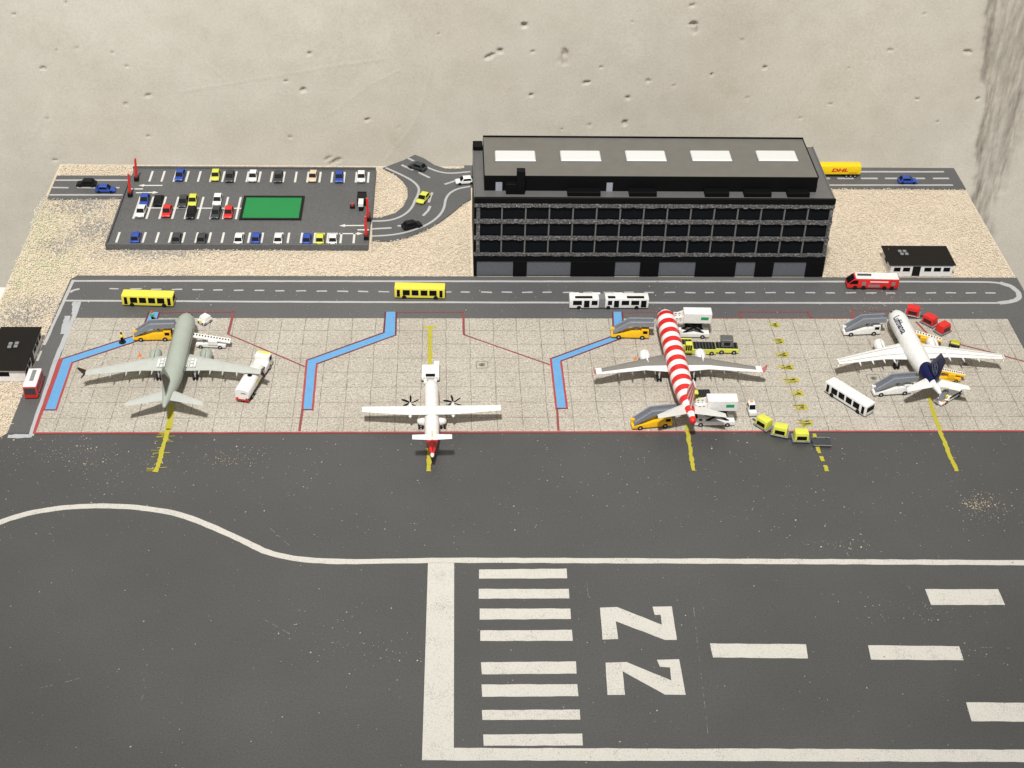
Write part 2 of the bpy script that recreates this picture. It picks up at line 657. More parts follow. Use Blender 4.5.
def ragged(poly, step=0.3, j=0.010):
    out = []
    n = len(poly)
    for i in range(n):
        a, b = Vector(poly[i]), Vector(poly[(i + 1) % n])
        k = max(1, int((b - a).length / step))
        for q in range(k):
            p = a.lerp(b, q / k)
            if q:
                p += Vector((random.uniform(-j, j), random.uniform(-j, j)))
            out.append((p.x, p.y))
    return out


for b_ in bars:
    MB().prism(ragged(Z(b_, 400, 540, 3.2)), 0.0005, 0.010).build('threshold_stripe', MARKW, runway)
two_a = [(640, 217), (695, 215), (838, 272), (834, 240), (815, 240), (808, 214), (870, 213), (886, 320), (848, 320), (690, 260), (698, 317), (648, 319)]
two_b = [(658, 393), (725, 391), (868, 450), (864, 408), (832, 406), (822, 384), (893, 382), (914, 496), (848, 495), (712, 420), (720, 496), (664, 496)]
for t_ in (two_a, two_b):
    MB().prism(ragged(Z(t_, 400, 540, 3.2), 0.3, 0.007), 0.0005, 0.010).build('runway_number', MARKW, runway)
for d_ in ([(710, 643.5), (806, 644.5), (808, 658.5), (713, 657.5)], [(868, 645.5), (959, 646.5), (963.5, 660.3), (871, 659.6)],
           [(925, 589.3), (998, 589.3), (1005, 605), (931, 605)], [(966, 702.5), (1075, 703.5), (1084, 722), (971.5, 721.3)]):
    MB().prism(ragged([P(*p) for p in d_]), 0.0005, 0.010).build('centre_line', MARKW, runway)

# faint scratches in the printed board
SCR = marking_mat('scratch_grey', (0.20, 0.20, 0.19), 0.95, (0.085, 0.085, 0.083))
mk = MB()
for pts in ([(693, 601), (697, 640), (703, 690), (708, 735)], [(587, 583), (588.5, 600)], [(270, 528), (281, 538), (290, 546)], [(905, 582), (911, 590)], [(858, 460), (870, 478)],
            [(142, 672), (146, 690), (141, 700)], [(40, 688), (70, 681), (100, 672)], [(968, 647), (1024, 648.5)], [(265, 620), (290, 634)], [(975, 566), (970, 585)], [(60, 490), (73, 502)]):
    pv = [Vector(P(*p)) for p in pts]
    for a_, b_ in zip(pv[:-1], pv[1:]):
        nn_ = max(2, int((b_ - a_).length / .14))
        for k in range(nn_):
            if random.random() < .5:
                p_ = a_.lerp(b_, k / nn_); q_ = a_.lerp(b_, (k + random.uniform(.4, 1)) / nn_)
                strip(mk, [p_, q_], random.uniform(.010, .024), .0005, .0025)
mk.build('scratch', SCR, runway)

# ------- apron markings
mk = MB()
strip(mk, [(-0.8, -7.93), (39.6, -7.93)], 0.085, 0.0125, 0.018, jag=0.008, step=0.4)
strip(mk, [(-0.76, -7.9), P(60, 359)], 0.12, 0.0125, 0.017, jag=0.008, step=0.3)
mk.build('red_line', REDL, apron)
mk = MB()
for pts, w in (([(161, 312.5), (200, 312), (234, 312)], .07), ([(233.7, 312), (228.3, 334.5)], .12), ([(228.3, 334.5), (305, 367)], .075),
               ([(398, 312.3), (463, 312.3)], .06), ([(463.2, 312), (463.8, 335)], .10), ([(463.8, 335), (550, 365)], .075),
               ([(624, 313), (665, 312)], .06), ([(739.8, 312), (808.4, 312)], .07), ([(739.8, 312), (741.5, 318.5)], .10), ([(808.4, 312), (811, 318.5)], .10),
               ([(700, 318.4), (853, 318.4)], .045), ([(851.5, 310), (853.5, 318.4)], .13), ([(852, 310.8), (900, 311)], .05),
               ([(916, 322), (929, 336), (935, 338)], .09), ([(953, 343), (985, 351), (1040, 366)], .085),
               ([(302.5, 410), (299.3, 431.5)], .10), ([(556.8, 408), (558.5, 431)], .09)):
    strip(mk, [P(*p) for p in pts], w, 0.0125, 0.0165, jag=0.006, step=0.3)
mk.build('red_line', REDFAINT, apron)

w1 = [(43.9, 410.2), (62.2, 359.1), (140.5, 334.0), (149.3, 312.3), (159.6, 312.3), (152, 336.5), (72.3, 362.8), (56.2, 410.2)]
w2 = [(302.3, 410), (306.8, 360.5), (383.8, 332.9), (385.5, 312), (396.3, 312), (395.7, 335.4), (316.8, 364.2), (312.6, 410)]
w3 = [(556.3, 408.7), (550.8, 359), (613.5, 336), (612.6, 312), (622, 312), (624.5, 337.5), (561, 361.3), (567, 408.7)]
for w_ in (w1, w2, w3):
    pp = [P(*p) for p in w_]
    wk = tag(MB().prism(pp, 0.0125, 0.0155).build('walkway', BLUEP), kind='structure')
    mk = MB()
    strip(mk, [pp[i] for i in (3, 2, 1, 0, 7, 6, 5, 4)], 0.075, 0.0160, 0.0190, jag=0.005)
    mk.build('border_line', MAROONL if w_ is w1 else MAROONL, wk)
    mk = MB()
    strip(mk, [pp[7], pp[6]], 0.085, 0.0185, 0.0205, jag=0.006, step=.3)
    strip(mk, [pp[0], pp[1]], 0.085, 0.0185, 0.0205, jag=0.006, step=.3)
    mk.build('border_line', REDL, wk)


# yellow pen lines
def pen(pts, w, hairs=0.0, hair_len=0.3, side=-1):
    mb = MB()
    pp = [P(*p) for p in pts]
    strip(mb, pp, w, 0.0125, 0.0215, jag=w * 0.16, step=0.12)
    a, b = Vector(pp[0]), Vector(pp[-1])
    L = (b - a).length
    for _ in range(int(hairs * L)):
        p = a.lerp(b, random.random())
        l = random.uniform(0.3, 1) * hair_len
        s = side if random.random() < 0.8 else -side
        q = p + Vector((s * (w * 0.4 + l), random.uniform(-.04, .04)))
        strip(mb, [p, q], random.uniform(.015, .03), 0.0125, 0.0195)
    return mb


pen([(172, 404), (168.5, 430)], 0.23, 2).build('guide_line', YELL, apron)
pen([(168.8, 429), (163, 447), (159.7, 462), (155, 472.3)], 0.18, 9, 0.35).build('guide_line', YELL, apron)
m_ = pen([(429.7, 328), (430.3, 366)], 0.16, 9, 0.10)
strip(m_, [P(423.5, 327.5), P(435.5, 327.5)], 0.16, 0.0125, 0.0205, jag=.03, step=.08)
m_.build('guide_line', YELL, apron)
pen([(430, 440), (429.5, 456), (428.5, 471.5)], 0.17, 1, .1).build('guide_line', YELL, apron)
pen([(686.5, 425), (690, 450), (693.6, 471)], 0.15, 1, .1).build('guide_line', YELL, apron)
pen([(928.5, 396), (934, 415), (941, 434), (950, 457), (957, 471.5)], 0.16, 3, .1).build('guide_line', YELL, apron)
m_ = MB()
for (x, y, l) in ((777, 326, .35), (781.5, 341.5, .38), (786, 355, .45), (791, 368, .5), (796, 381, .6), (800.3, 394, .4), (804.5, 408, .45), (810, 423.5, .55)):
    c = Vector(P(x, y))
    for _ in range(26):
        a = random.uniform(PI * .90, PI * 1.22)
        o = Vector((random.uniform(-.02, .13), random.uniform(-.10, .20)))
        e = c + o
        strip(m_, [e, e + Vector((math.cos(a), math.sin(a))) * random.uniform(.15, 1.25) * l], random.uniform(.016, .03), 0.0125, 0.0205)
    strip(m_, [c + Vector((.02, .22)), c + Vector((.07, -.12))], .10, .0125, .021, jag=.04, step=.06)
for a, b in (((813.8, 434), (815.2, 438)), ((817.3, 447), (819.6, 453.5)), ((821, 456.5), (823, 461.5)), ((825, 465.5), (827, 471.5))):
    strip(m_, [P(*a), P(*b)], .15, .0125, .021, jag=.02, step=.07)
m_.build('guide_line', YELL, apron)

# hydrant covers printed on the apron
HYD = paint('hydrant_print', (0.09, 0.085, 0.075), 0.7)
for (u, v, s) in ((482, 365, 1), (873.5, 378.5, 1.1), (965.5, 364.5, 1.0)):
    c = Vector(P(u, v))
    m_ = MB()
    sq = [c + Vector((a * .24 * s, b_ * .24 * s)) for a, b_ in ((-1, -.8), (-.8, -1), (.8, -1), (1, -.8), (1, .8), (.8, 1), (-.8, 1), (-1, .8))]
    strip(m_, sq, .022, .0125, .0155, closed=True)
    for r, w in ((.12, .03), (.05, .06)):
        strip(m_, [c + Vector((math.cos(k * PI / 6) * r, math.sin(k * PI / 6) * r * .85)) for k in range(12)], w, .0125, .0155, closed=True)
    m_.build('hydrant_mark', HYD, apron)

# ------- service road lines
mk = MB()
top_line = [(73, 281), (400, 281.3), (700, 281.6), (985, 281.8), (1000, 283), (1011, 286), (1018, 291), (1021, 296), (1018, 300), (1008, 302.6), (990, 303.1), (800, 303), (560, 302.7), (300, 302), (64.5, 300.7)]
strip(mk, chaikin([P(*p) for p in top_line], 1), 0.13, 0.0025, 0.008, jag=0.008, step=0.4)
strip(mk, chaikin([P(1000, 282.8), P(1012, 286.5), P(1018.5, 292.5), P(1019.5, 298), P(1012, 301.8), P(999, 303)], 2), 0.24, 0.0025, 0.0065, jag=0.02, step=0.2)
strip(mk, [P(73.5, 280), P(44, 345)], 0.13, 0.0025, 0.0075, jag=0.012, step=0.3)
strip(mk, [P(41.5, 351), P(37, 361)], 0.10, 0.0025, 0.0075, jag=0.012, step=0.3)
mk.build('edge_line', LINEW, service_road)
mk = MB()
dash_pts = [P(104, 288.8), P(200, 289.8), P(350, 291.5), P(450, 292.2), P(700, 292.7), P(989, 293)]
DXS = [p[0] for p in dash_pts]; DYS = [p[1] for p in dash_pts]
k = 0
x = 0.25
while x < 39.6:
    yy = float(np.interp(x, DXS, DYS))
    L_ = random.uniform(.40, .50)
    strip(mk, [(x, yy + random.uniform(-.02, .02)), (x + L_, yy + random.uniform(-.02, .02))], 0.09, 0.0025, 0.008, jag=0.008, step=0.12)
    x += 0.905
strip(mk, chaikin([P(70.5, 292.5), P(73, 290.3), P(79.5, 289)], 1), 0.12, 0.0025, 0.008)
mk.build('centre_line', LINEW, service_road)
mk = MB()
strip(mk, [P(79, 302), P(72, 322), P(57, 357), P(31, 436)], 0.20, 0.0025, 0.0105, jag=0.012, step=0.25)
strip(mk, [P(68, 316), P(63, 334)], 0.26, 0.0025, 0.0090, jag=0.02, step=0.16)
strip(mk, [P(74, 302), P(73.3, 314)], 0.14, 0.0025, 0.0085, jag=0.03, step=0.16)
strip(mk, [P(32, 436), P(8, 436.5)], 0.22, 0.0025, 0.0095, jag=0.03, step=0.12)
mk.build('chalk_strip', SLOPPY, service_road)

# ------- lines on the back roads
mk = MB()
strip(mk, [P(55, 180.3), P(129, 180.3)], 0.13, 0.0045, 0.011, jag=.006, step=.3)
strip(mk, [P(49.5, 195), P(124, 195)], 0.13, 0.0045, 0.011, jag=.006, step=.3)
for a, b in ((51.5, 68.5), (77, 95), (114, 119.5)):
    strip(mk, [P(a, 187.6), P(b, 187.9)], 0.13, 0.0045, 0.011)
mk.build('lane_line', LINEW, back_road)
mk = MB()
strip(mk, [P(822, 171.8), P(944, 171.9)], 0.15, 0.0025, 0.009, jag=.006, step=.3)
strip(mk, [P(824, 185.2), P(953, 185.2)], 0.13, 0.0025, 0.009, jag=.006, step=.3)
for a, b in ((822, 830), (837.4, 853.8), (861, 877.7), (885, 902), (909, 925), (933, 949)):
    strip(mk, [P(a, 178.5), P(b, 178.5)], 0.15, 0.0025, 0.009)
mk.build('lane_line', LINEW, rear_road)
mk = MB()
for pts in ([(455, 185), (510, 210), (570, 228), (640, 235), (770, 222)],
            [(180, 195), (280, 240), (350, 275), (395, 310), (414, 345), (405, 385), (382, 425), (370, 460), (340, 500), (290, 535), (220, 560), (150, 567), (85, 567)],
            [(85, 672), (200, 667), (310, 650), (420, 615), (500, 575), (560, 525), (590, 470), (595, 420), (620, 375), (680, 340), (770, 325)]):
    strip(mk, chaikin(Z(pts, 360, 140, 6.98), 2), 0.12, 0.0085, 0.015)
for pts in ([(335, 128), (375, 148)], [(290, 175), (370, 212)], [(410, 228), (487, 265)], [(590, 311), (690, 278)], [(505, 368), (492, 395), (480, 437)], [(490, 462), (475, 495), (440, 530)], [(262, 601), (290, 600)], [(85, 622), (220, 615)]):
    strip(mk, Z(pts, 360, 140, 6.98), 0.13, 0.0085, 0.015)
mk.build('lane_line', LINEW, junction)

# ------- car park deck with rim
DZ = 0.15
LX0, LX1, LY0, LY1 = -0.45, 11.42, 5.62, 12.92
lot = tag(MB().box(LX0, LX1, LY0, LY1, -0.068, DZ).build('parking_lot', LOTM), kind='structure')
RIMM = asphalt_mat('rim_grey_print', (0.095, 0.098, 0.102), 0.1)
mk = MB()
mk.box(LX0 - .07, LX0, LY0 - .07, LY1 - 1.75, -0.068, .28)
mk.box(LX0, LX1, LY0 - .07, LY0, -0.068, .27)
mk.box(LX0 - .07, LX1 + .07, LY1, LY1 + .08, -0.068, .26)
mk.box(LX1, LX1 + .08, LY0 + 2.6, LY1, -0.068, .19)
mk.build('rim', RIMM, lot, bevel=.012)
mk = MB()
zt = (DZ + .0005, DZ + .007)
y_a, y_b = P(200, 181.8, DZ)[1], P(200, 171.3, DZ)[1]
for i in range(19):
    xx = P(149.5 + i * 12.14, 181, DZ)[0]
    strip(mk, [(xx, y_a), (xx, y_b)], .10, *zt)
y_a, y_b, y_c = P(200, 219, DZ)[1], P(200, 197, DZ)[1], P(200, 208.2, DZ)[1]
for u in (133.3, 146.5, 159.4, 172.2, 184.8, 197.8, 210.4, 223, 236):
    xx = P(u, 218.5, DZ)[0]
    strip(mk, [(xx, y_a), (xx, y_b)], .10, zt[0], zt[1] + (.001 if u else 0))
xa, xb = P(133.3, 218.5, DZ)[0], P(236, 218.5, DZ)[0]
strip(mk, [(xa, y_c), (xb + .25, y_c)], .09, DZ + .001, DZ + .0058)
y_a, y_b = P(200, 242.8, DZ)[1], P(200, 232.5, DZ)[1]
for i in range(19):
    xx = P(116.7 + i * 13.17, 241, DZ)[0]
    if i in (0, 1) and i == 1:
        continue
    strip(mk, [(xx, y_a), (xx, y_b)], .10, *zt)
mk.build('bay_line', LOTLINE, lot)
mk = MB()


def arrow(a, b):
    a, b = Vector(P(*a, DZ)), Vector(P(*b, DZ))
    d = (b - a).normalized()
    n = Vector((-d.y, d.x))
    strip(mk, [a, b - d * .25], .09, DZ + .0005, DZ + .007)
    mk.prism([b, b - d * .27 + n * .13, b - d * .27 - n * .13], DZ + .0005, DZ + .0075)


arrow((162.5, 185.5), (138.5, 185.5)); arrow((136, 192.8), (158.5, 192.5))
arrow((364, 225.5), (339.3, 225.7)); arrow((339, 233.7), (363, 233.7))
strip(mk, [P(131, 189, DZ), P(143, 189, DZ)], .09, *zt)
strip(mk, [P(357.5, 229.9, DZ), P(369, 229.9, DZ)], .09, *zt)
mk.build('direction_arrow', LOTLINE, lot)

# ------- gravel: thousands of loose grains, one object
def inpoly(x, y, poly):
    ins = np.zeros(len(x), bool)
    n = len(poly)
    for i in range(n):
        x1, y1 = poly[i]; x2, y2 = poly[(i + 1) % n]
        c = ((y1 > y) != (y2 > y))
        xi = (x2 - x1) * (y - y1) / (y2 - y1 + 1e-12) + x1
        ins ^= c & (x < xi)
    return ins


def vnoise(x, y, s, seed=0):
    r = np.random.default_rng(seed)
    g = r.random((256, 256))
    x = x / s + 100.0; y = y / s + 100.0
    xi = np.floor(x).astype(int); yi = np.floor(y).astype(int)
    fx = x - xi; fy = y - yi
    fx = fx * fx * (3 - 2 * fx); fy = fy * fy * (3 - 2 * fy)
    a = g[xi % 256, yi % 256]; b = g[(xi + 1) % 256, yi % 256]
    c = g[xi % 256, (yi + 1) % 256]; d = g[(xi + 1) % 256, (yi + 1) % 256]
    return (a * (1 - fx) + b * fx) * (1 - fy) + (c * (1 - fx) + d * fx) * fy


def fbm(x, y, s, seed=0, oct=4, gain=.5):
    o = 0; amp = 1; t = 0
    for k in range(oct):
        o = o + amp * vnoise(x, y, s / 2 ** k, seed + k); t += amp; amp *= gain
    return o / t


def stones(name, px, py, pz, size, tone, parent=None, flat=0.7):
    """angular grains (octahedra with jitter) as one mesh with a tone per grain"""
    n = len(px)
    base = np.array([[1, 0, 0], [0, 1, 0], [-1, 0, 0], [0, -1, 0], [0, 0, 1], [0, 0, -1]], float)
    tri = np.array([[0, 1, 4], [1, 2, 4], [2, 3, 4], [3, 0, 4], [1, 0, 5], [2, 1, 5], [3, 2, 5], [0, 3, 5]])
    v = base[None] * (1 + rng.uniform(-.35, .35, (n, 6, 1)))
    v = v + rng.uniform(-.25, .25, (n, 6, 3))
    ang = rng.uniform(0, 2 * PI, n); tl = rng.uniform(-.7, .7, n)
    c, s_ = np.cos(tl), np.sin(tl)
    y = v[..., 1] * c[:, None] - v[..., 2] * s_[:, None]; z = v[..., 1] * s_[:, None] + v[..., 2] * c[:, None]
    x = v[..., 0]
    c, s_ = np.cos(ang)[:, None], np.sin(ang)[:, None]
    x, y = x * c - y * s_, x * s_ + y * c
    sz = size[:, None]
    V = np.stack([x * sz + px[:, None], y * sz + py[:, None], z * sz * flat + pz[:, None]], -1).reshape(-1, 3)
    F = (tri[None] + (np.arange(n) * 6)[:, None, None]).reshape(-1, 3)
    me = bpy.data.meshes.new(name)
    me.vertices.add(len(V)); me.vertices.foreach_set('co', V.astype(np.float32).ravel())
    me.loops.add(F.size); me.loops.foreach_set('vertex_index', F.astype(np.int32).ravel())
    me.polygons.add(len(F)); me.polygons.foreach_set('loop_start', (np.arange(len(F)) * 3).astype(np.int32))
    me.update(calc_edges=True)
    at = me.color_attributes.new('tone', 'FLOAT_COLOR', 'POINT')
    cc = np.concatenate([np.repeat(tone, 6, 0), np.ones((n * 6, 1))], 1)
    at.data.foreach_set('color', cc.astype(np.float32).ravel())
    me.materials.append(GRAVEL)
    o = bpy.data.objects.new(name, me)
    COL.objects.link(o)
    return o


nst = 290000
sx = rng.uniform(-4.6, 41.0, nst); sy = rng.uniform(-9.6, 13.75, nst)
jag = fbm(sx, sy, .5, 3) - .5
keep = (sx > -4.32 + (fbm(sy * 0, sy, 1.2, 9) - .5) * .75) & (sx < 40.93) & (sy < 13.62)
keep &= ~((sy < 3.32 + jag * .35) & (sx > -1.62 + jag * .3 - .016 * np.maximum(0, -sy)) & (sy > -8.2))
keep &= ~((sy < -8.1) & (sy < -8.15 - 1.3 * (-1.75 - sx) + jag * 1.4))
keep &= ~((sx > LX0 - .1) & (sx < LX1 + .1) & (sy > LY0 - .1 + jag * .15) & (sy < LY1 + .1))
keep &= ~inpoly(sx + jag * .15, sy + jag * .15, JUNC)
keep &= ~inpoly(sx, sy + jag * .15, [P(57, 175.5), (-.5, P(124, 175.5)[1]), (-.5, P(121, 198)[1]), P(47, 199)])
keep &= ~((sx > 16.1) & (sx < 32.2) & (sy < 13.6))
keep &= ~((sx > 15.9) & (sx < 41.2) & (sy > 11.58 + jag * .2))
sx, sy = sx[keep], sy[keep]
nn = len(sx)
sand = np.array([0.83, 0.735, 0.605]); grey = np.array([0.40, 0.41, 0.40]); green = np.array([0.70, 0.72, 0.50]); pale = np.array([.88, .83, .73])
t = rng.uniform(.86, 1.14, nn)[:, None]
hue = rng.normal(0, .03, (nn, 1)) * np.array([[1, 0, -1]])
g1 = np.zeros(nn); g2 = np.zeros(nn)
left = sx < 13
for (u, v, ru, rv) in ((85, 205, 1.7, 1.0), (95, 228, 1.3, 1.3), (150, 252, 2.2, .55), (180, 253, 1.2, .4), (20, 315, 1.2, 1.2), (40, 305, .7, .8), (60, 245, .8, .8), (10, 335, 1.3, .9), (345, 243, 1.6, .35)):
    cx, cy = P(u, v)
    g1 = np.maximum(g1, np.exp(-(((sx - cx) / ru) ** 2 + ((sy - cy) / rv) ** 2) * 1.2))
for (u, v, ru, rv) in ((40, 240, 1.7, 2.6), (50, 222, 1.3, 2.0), (20, 280, 1.5, 2.0), (55, 262, 1.2, 1.5)):
    cx, cy = P(u, v)
    g2 = np.maximum(g2, np.exp(-(((sx - cx) / ru) ** 2 + ((sy - cy) / rv) ** 2)))
sel1 = rng.random(nn) < g1 * 1.15
sel2 = (rng.random(nn) < g2 * 1.1) & ~sel1
tone = np.where(sel1[:, None], grey[None], np.where(sel2[:, None], green[None], sand[None]))
pl = (rng.random(nn) < .18) & ~sel1
tone = np.where(pl[:, None], pale[None], tone)
tone = np.clip(tone * t + hue, .02, .95)
mound = (fbm(sx, sy, 2.5, 21) - .5) * .10
gr = stones('gravel', sx, sy, -0.045 + mound + rng.uniform(0, .05, nn), rng.uniform(.017, .040, nn), tone, flat=.38)
tag(gr, kind='stuff')

# crumbs that strayed on to the asphalt and apron
cl = [(984, 507, 1.0, .8, 260), (975, 505, .4, .3, 110), (840, 545, 1.6, .5, 70), (920, 615, 2.0, .5, 70), (350, 645, 2.0, .6, 70), (385, 660, 1.3, .5, 25), (240, 455, 1.4, .6, 110), (225, 462, .7, .3, 50), (60, 452, 2.4, .8, 160), (110, 462, 2.2, .7, 110), (905, 300, 1.6, .5, 120), (870, 307, 1.2, .25, 40), (190, 302, .8, .3, 12), (100, 490, 1.5, .5, 14), (300, 620, 1.5, 1.2, 25), (960, 655, 1.4, .4, 30), (880, 288, .5, .3, 25), (855, 312, .8, .2, 25), (165, 460, 1.0, .4, 30)]
X, Y = [rng.uniform(-2, 39, 900), rng.uniform(-2, 39, 700)], [rng.uniform(-24, -8, 900), rng.uniform(-14, -8, 700)]
for (u, v, a, b, n) in cl:
    c = P(u, v)
    X.append(rng.normal(c[0], a * .6, n)); Y.append(rng.normal(c[1], b * .6, n))
X.append(rng.uniform(-1, 39, 320)); Y.append(rng.uniform(-.1, 3.0, 320))
X = np.concatenate(X); Y = np.concatenate(Y)
ntone = np.clip(np.array([[.48, .41, .31]]) * rng.uniform(.35, 1.25, (len(X), 1)), 0, .8)
cr = stones('crumbs', X, Y, np.full(len(X), .012), rng.uniform(.008, .023, len(X)) * (1 + (rng.random(len(X)) < .25) * .8), ntone, flat=.6)
tag(cr, kind='stuff')

# ------- table under the board
tb = MB().box(-16, 45, -40, 3.55, -2.2, -0.78)
tag(tb.build('table_top', TABLEWHITE, bevel=.03), 'white table top peeking out beside the left edge of the gravel', 'table')

# ------- concrete wall with real pits, ridges and the ragged joint at the right
WY = 15.1
NX, NZ = 900, 430
wx = np.concatenate([np.linspace(-70, -15.6, 30), np.linspace(-15, 55, NX - 60), np.linspace(55.6, 120, 30)]); wz = np.concatenate([np.linspace(-70, -17.6, 24), np.linspace(-17, 12, NZ - 64), np.linspace(12.6, 60, 40)])
GX, GZ = np.meshgrid(wx, wz)
X, Z_ = GX.ravel(), GZ.ravel()
H = (fbm(X, Z_, 6, 31, 3) - .5) * .09 + (fbm(X, Z_, .8, 41, 3) - .5) * .012
darkening = np.zeros_like(X)


def pit(u, v, a, b, depth, ang=0.0, dk=.9):
    global H, darkening
    cx, cz = PY(u, v, WY)
    dx, dz = X - cx, Z_ - cz
    c, s_ = math.cos(ang), math.sin(ang)
    r = ((dx * c + dz * s_) / a) ** 2 + ((-dx * s_ + dz * c) / b) ** 2
    r = r * (1 + (vnoise(X, Z_, .18, 5) - .5) * 1.2)
    k = np.clip(1.25 - r, 0, 1)
    H = H + depth * np.minimum(1, k * 1.6)
    darkening = np.maximum(darkening, np.minimum(1, k * 1.3) * dk)  # each pit is tinted darker than the wall, strongest at its middle


for (u, v, a, b, d, an) in ((524.5, 25.5, .17, .17, .3, 0), (565, 53, .16, .24, .15, .2), (565, 60, .30, .38, .08, 0), (586, 82.5, .22, .10, .2, .3), (490, 56, .36, .14, .18, .5), (500, 51, .16, .16, .2, 0),
                            (531, 95, .12, .10, .2, 0), (628, 98, .13, .13, .2, 0), (648, 81, .10, .08, .2, 0), (695, 30, .22, .3, .12, 0), (693, 24, .25, .12, .22, 0), (711.5, 74.5, .10, .08, .2, 0), (765, 67.5, .11, .11, .2, 0),
                            (968, 52, .26, .12, .2, -.3), (890, 50, .18, .10, .15, 0), (978, 99, .12, .10, .2, 0), (625, 123, .13, .18, .2, 0), (590, 125, .1, .1, .15, 0),
                            (328, 158, .32, .10, .12, .55), (336, 161, .42, .12, .15, .5), (303, 90, .16, .14, .2, .4), (367, 119.5, .16, .10, .2, .4), (148, 95, .18, .10, .15, .4), (148, 136, .10, .07, .2, 0), (43, 68, .24, .10, .15, 0),
                            (127, 66, .07, .07, .15, 0), (77.5, 48, .07, .07, .15, 0), (290, 137, .10, .08, .15, 0), (14, 14, .10, .08, .15, 0), (125.5, 104, .08, .08, .15, 0), (309.5, 53, .1, .1, .15, 0), (286, 81, .08, .08, .15, 0),
                            (532, 52, .10, .06, .15, 0), (601, 67.5, .1, .07, .15, 0), (917, 99, .12, .09, .15, 0), (937.5, 122, .1, .07, .15, 0), (692, 5, .18, .08, .15, 0), (742, 40, .08, .08, .1, 0), (55, 160, .12, .09, .15, 0), (800, 118, .09, .06, .1, 0), (848, 68, .07, .06, .1, 0), (747, 98, .1, .06, .1, 0)):
    pit(u, v, a * .80, b * .80, d * .6, an, .62)
for _ in range(22):
    u, v = random.uniform(0, 960), random.uniform(0, 165)
    if u < 470 and random.random() < .45:
        continue
    s_ = random.uniform(.03, .06)
    pit(u, v, s_ * random.uniform(.8, 1.5), s_, .08, random.uniform(-.6, .6), random.uniform(.25, .6))


def ridge(pts, h, w=.05):
    global H
    pp = [PY(u, v, WY) for u, v in pts]
    best = np.full_like(X, 9.0)
    for (ax, az), (bx, bz) in zip(pp[:-1], pp[1:]):
        dx, dz = bx - ax, bz - az
        t = np.clip(((X - ax) * dx + (Z_ - az) * dz) / (dx * dx + dz * dz), 0, 1)
        best = np.minimum(best, np.hypot(X - ax - t * dx, Z_ - az - t * dz))
    H = H - h * np.exp(-(best / w) ** 2)


ridge([(341, 0), (339, 40), (335, 72)], .02)
ridge([(447.5, 0), (446, 50), (444, 110)], 0.014)
ridge([(425, 0), (428, 30), (432, 70), (425, 95), (412, 128), (398, 145), (386, 160)], 0.018)
ridge([(180, 92), (240, 82), (300, 72), (334, 66), (380, 60)], 0.012)
ridge([(52, 95), (45, 115), (33, 138)], 0.020)
ridge([(205, 62), (228, 82)], 0.016)
ridge([(620, 150), (622, 120), (630, 90)], 0.012)
ridge([(400, 70), (370, 85), (330, 115)], 0.012)
# the ragged vertical joint
zb = np.array([PY(985, v, WY)[1] for v in (0, 60, 110, 160, 200, 260, 330)])
ul = [986, 982, 984, 976, 968, 960, 950]
ur = [1046, 1040, 1034, 1024, 1008, 992, 980]
xl = np.array([PY(u, v, WY)[0] for u, v in zip(ul, (0, 60, 110, 160, 200, 260, 330))])
xr = np.array([PY(u, v, WY)[0] for u, v in zip(ur, (0, 60, 110, 160, 200, 260, 330))])
o_ = np.argsort(zb)
XL = np.interp(Z_, zb[o_], xl[o_]) + (fbm(X * 0, Z_, 1.1, 61, 4) - .5) * .7
XR = np.interp(Z_, zb[o_], xr[o_]) + (fbm(X * 0, Z_, 1.6, 71, 4) - .5) * 1.2
inside = np.clip((X - XL) / .22, 0, 1) * np.clip((XR - X) / .8, 0, 1)
rough = fbm(X * 2.0, Z_ * .55, 1.0, 81, 5, .62)
H = H + inside * (.05 + (rough - .5) * .16)
edge = np.exp(-((X - XL - .28) / .24) ** 2) + .6 * np.exp(-((X - XL * .35 - XR * .65) / .3) ** 2)
H = H + edge * .06 * (.4 + fbm(X, Z_, .7, 91, 3))
darkening = np.maximum(darkening, np.clip(inside * .62 + edge * .6 * (.2 + 1.0 * fbm(X, Z_, .9, 95, 4)), 0, 1))
me = bpy.data.meshes.new('concrete_wall')
V = np.stack([X, WY + H, Z_], -1)
me.vertices.add(len(V)); me.vertices.foreach_set('co', V.astype(np.float32).ravel())
i0 = (np.arange(NZ - 1)[:, None] * NX + np.arange(NX - 1)[None]).ravel()
F = np.stack([i0, i0 + 1, i0 + NX + 1, i0 + NX], -1)
me.loops.add(F.size); me.loops.foreach_set('vertex_index', F.astype(np.int32).ravel())
me.polygons.add(len(F)); me.polygons.foreach_set('loop_start', (np.arange(len(F)) * 4).astype(np.int32))
me.update(calc_edges=True)
at = me.attributes.new('darkening', 'FLOAT', 'POINT')
at.data.foreach_set('value', darkening.astype(np.float32))
me.shade_smooth()
me.materials.append(CONCRETE)
wall = bpy.data.objects.new('concrete_wall', me)
COL.objects.link(wall)
tag(wall, 'pale beige raw concrete wall with pits and a ragged joint behind the model', 'wall')

# ================================================================== BUILDINGS

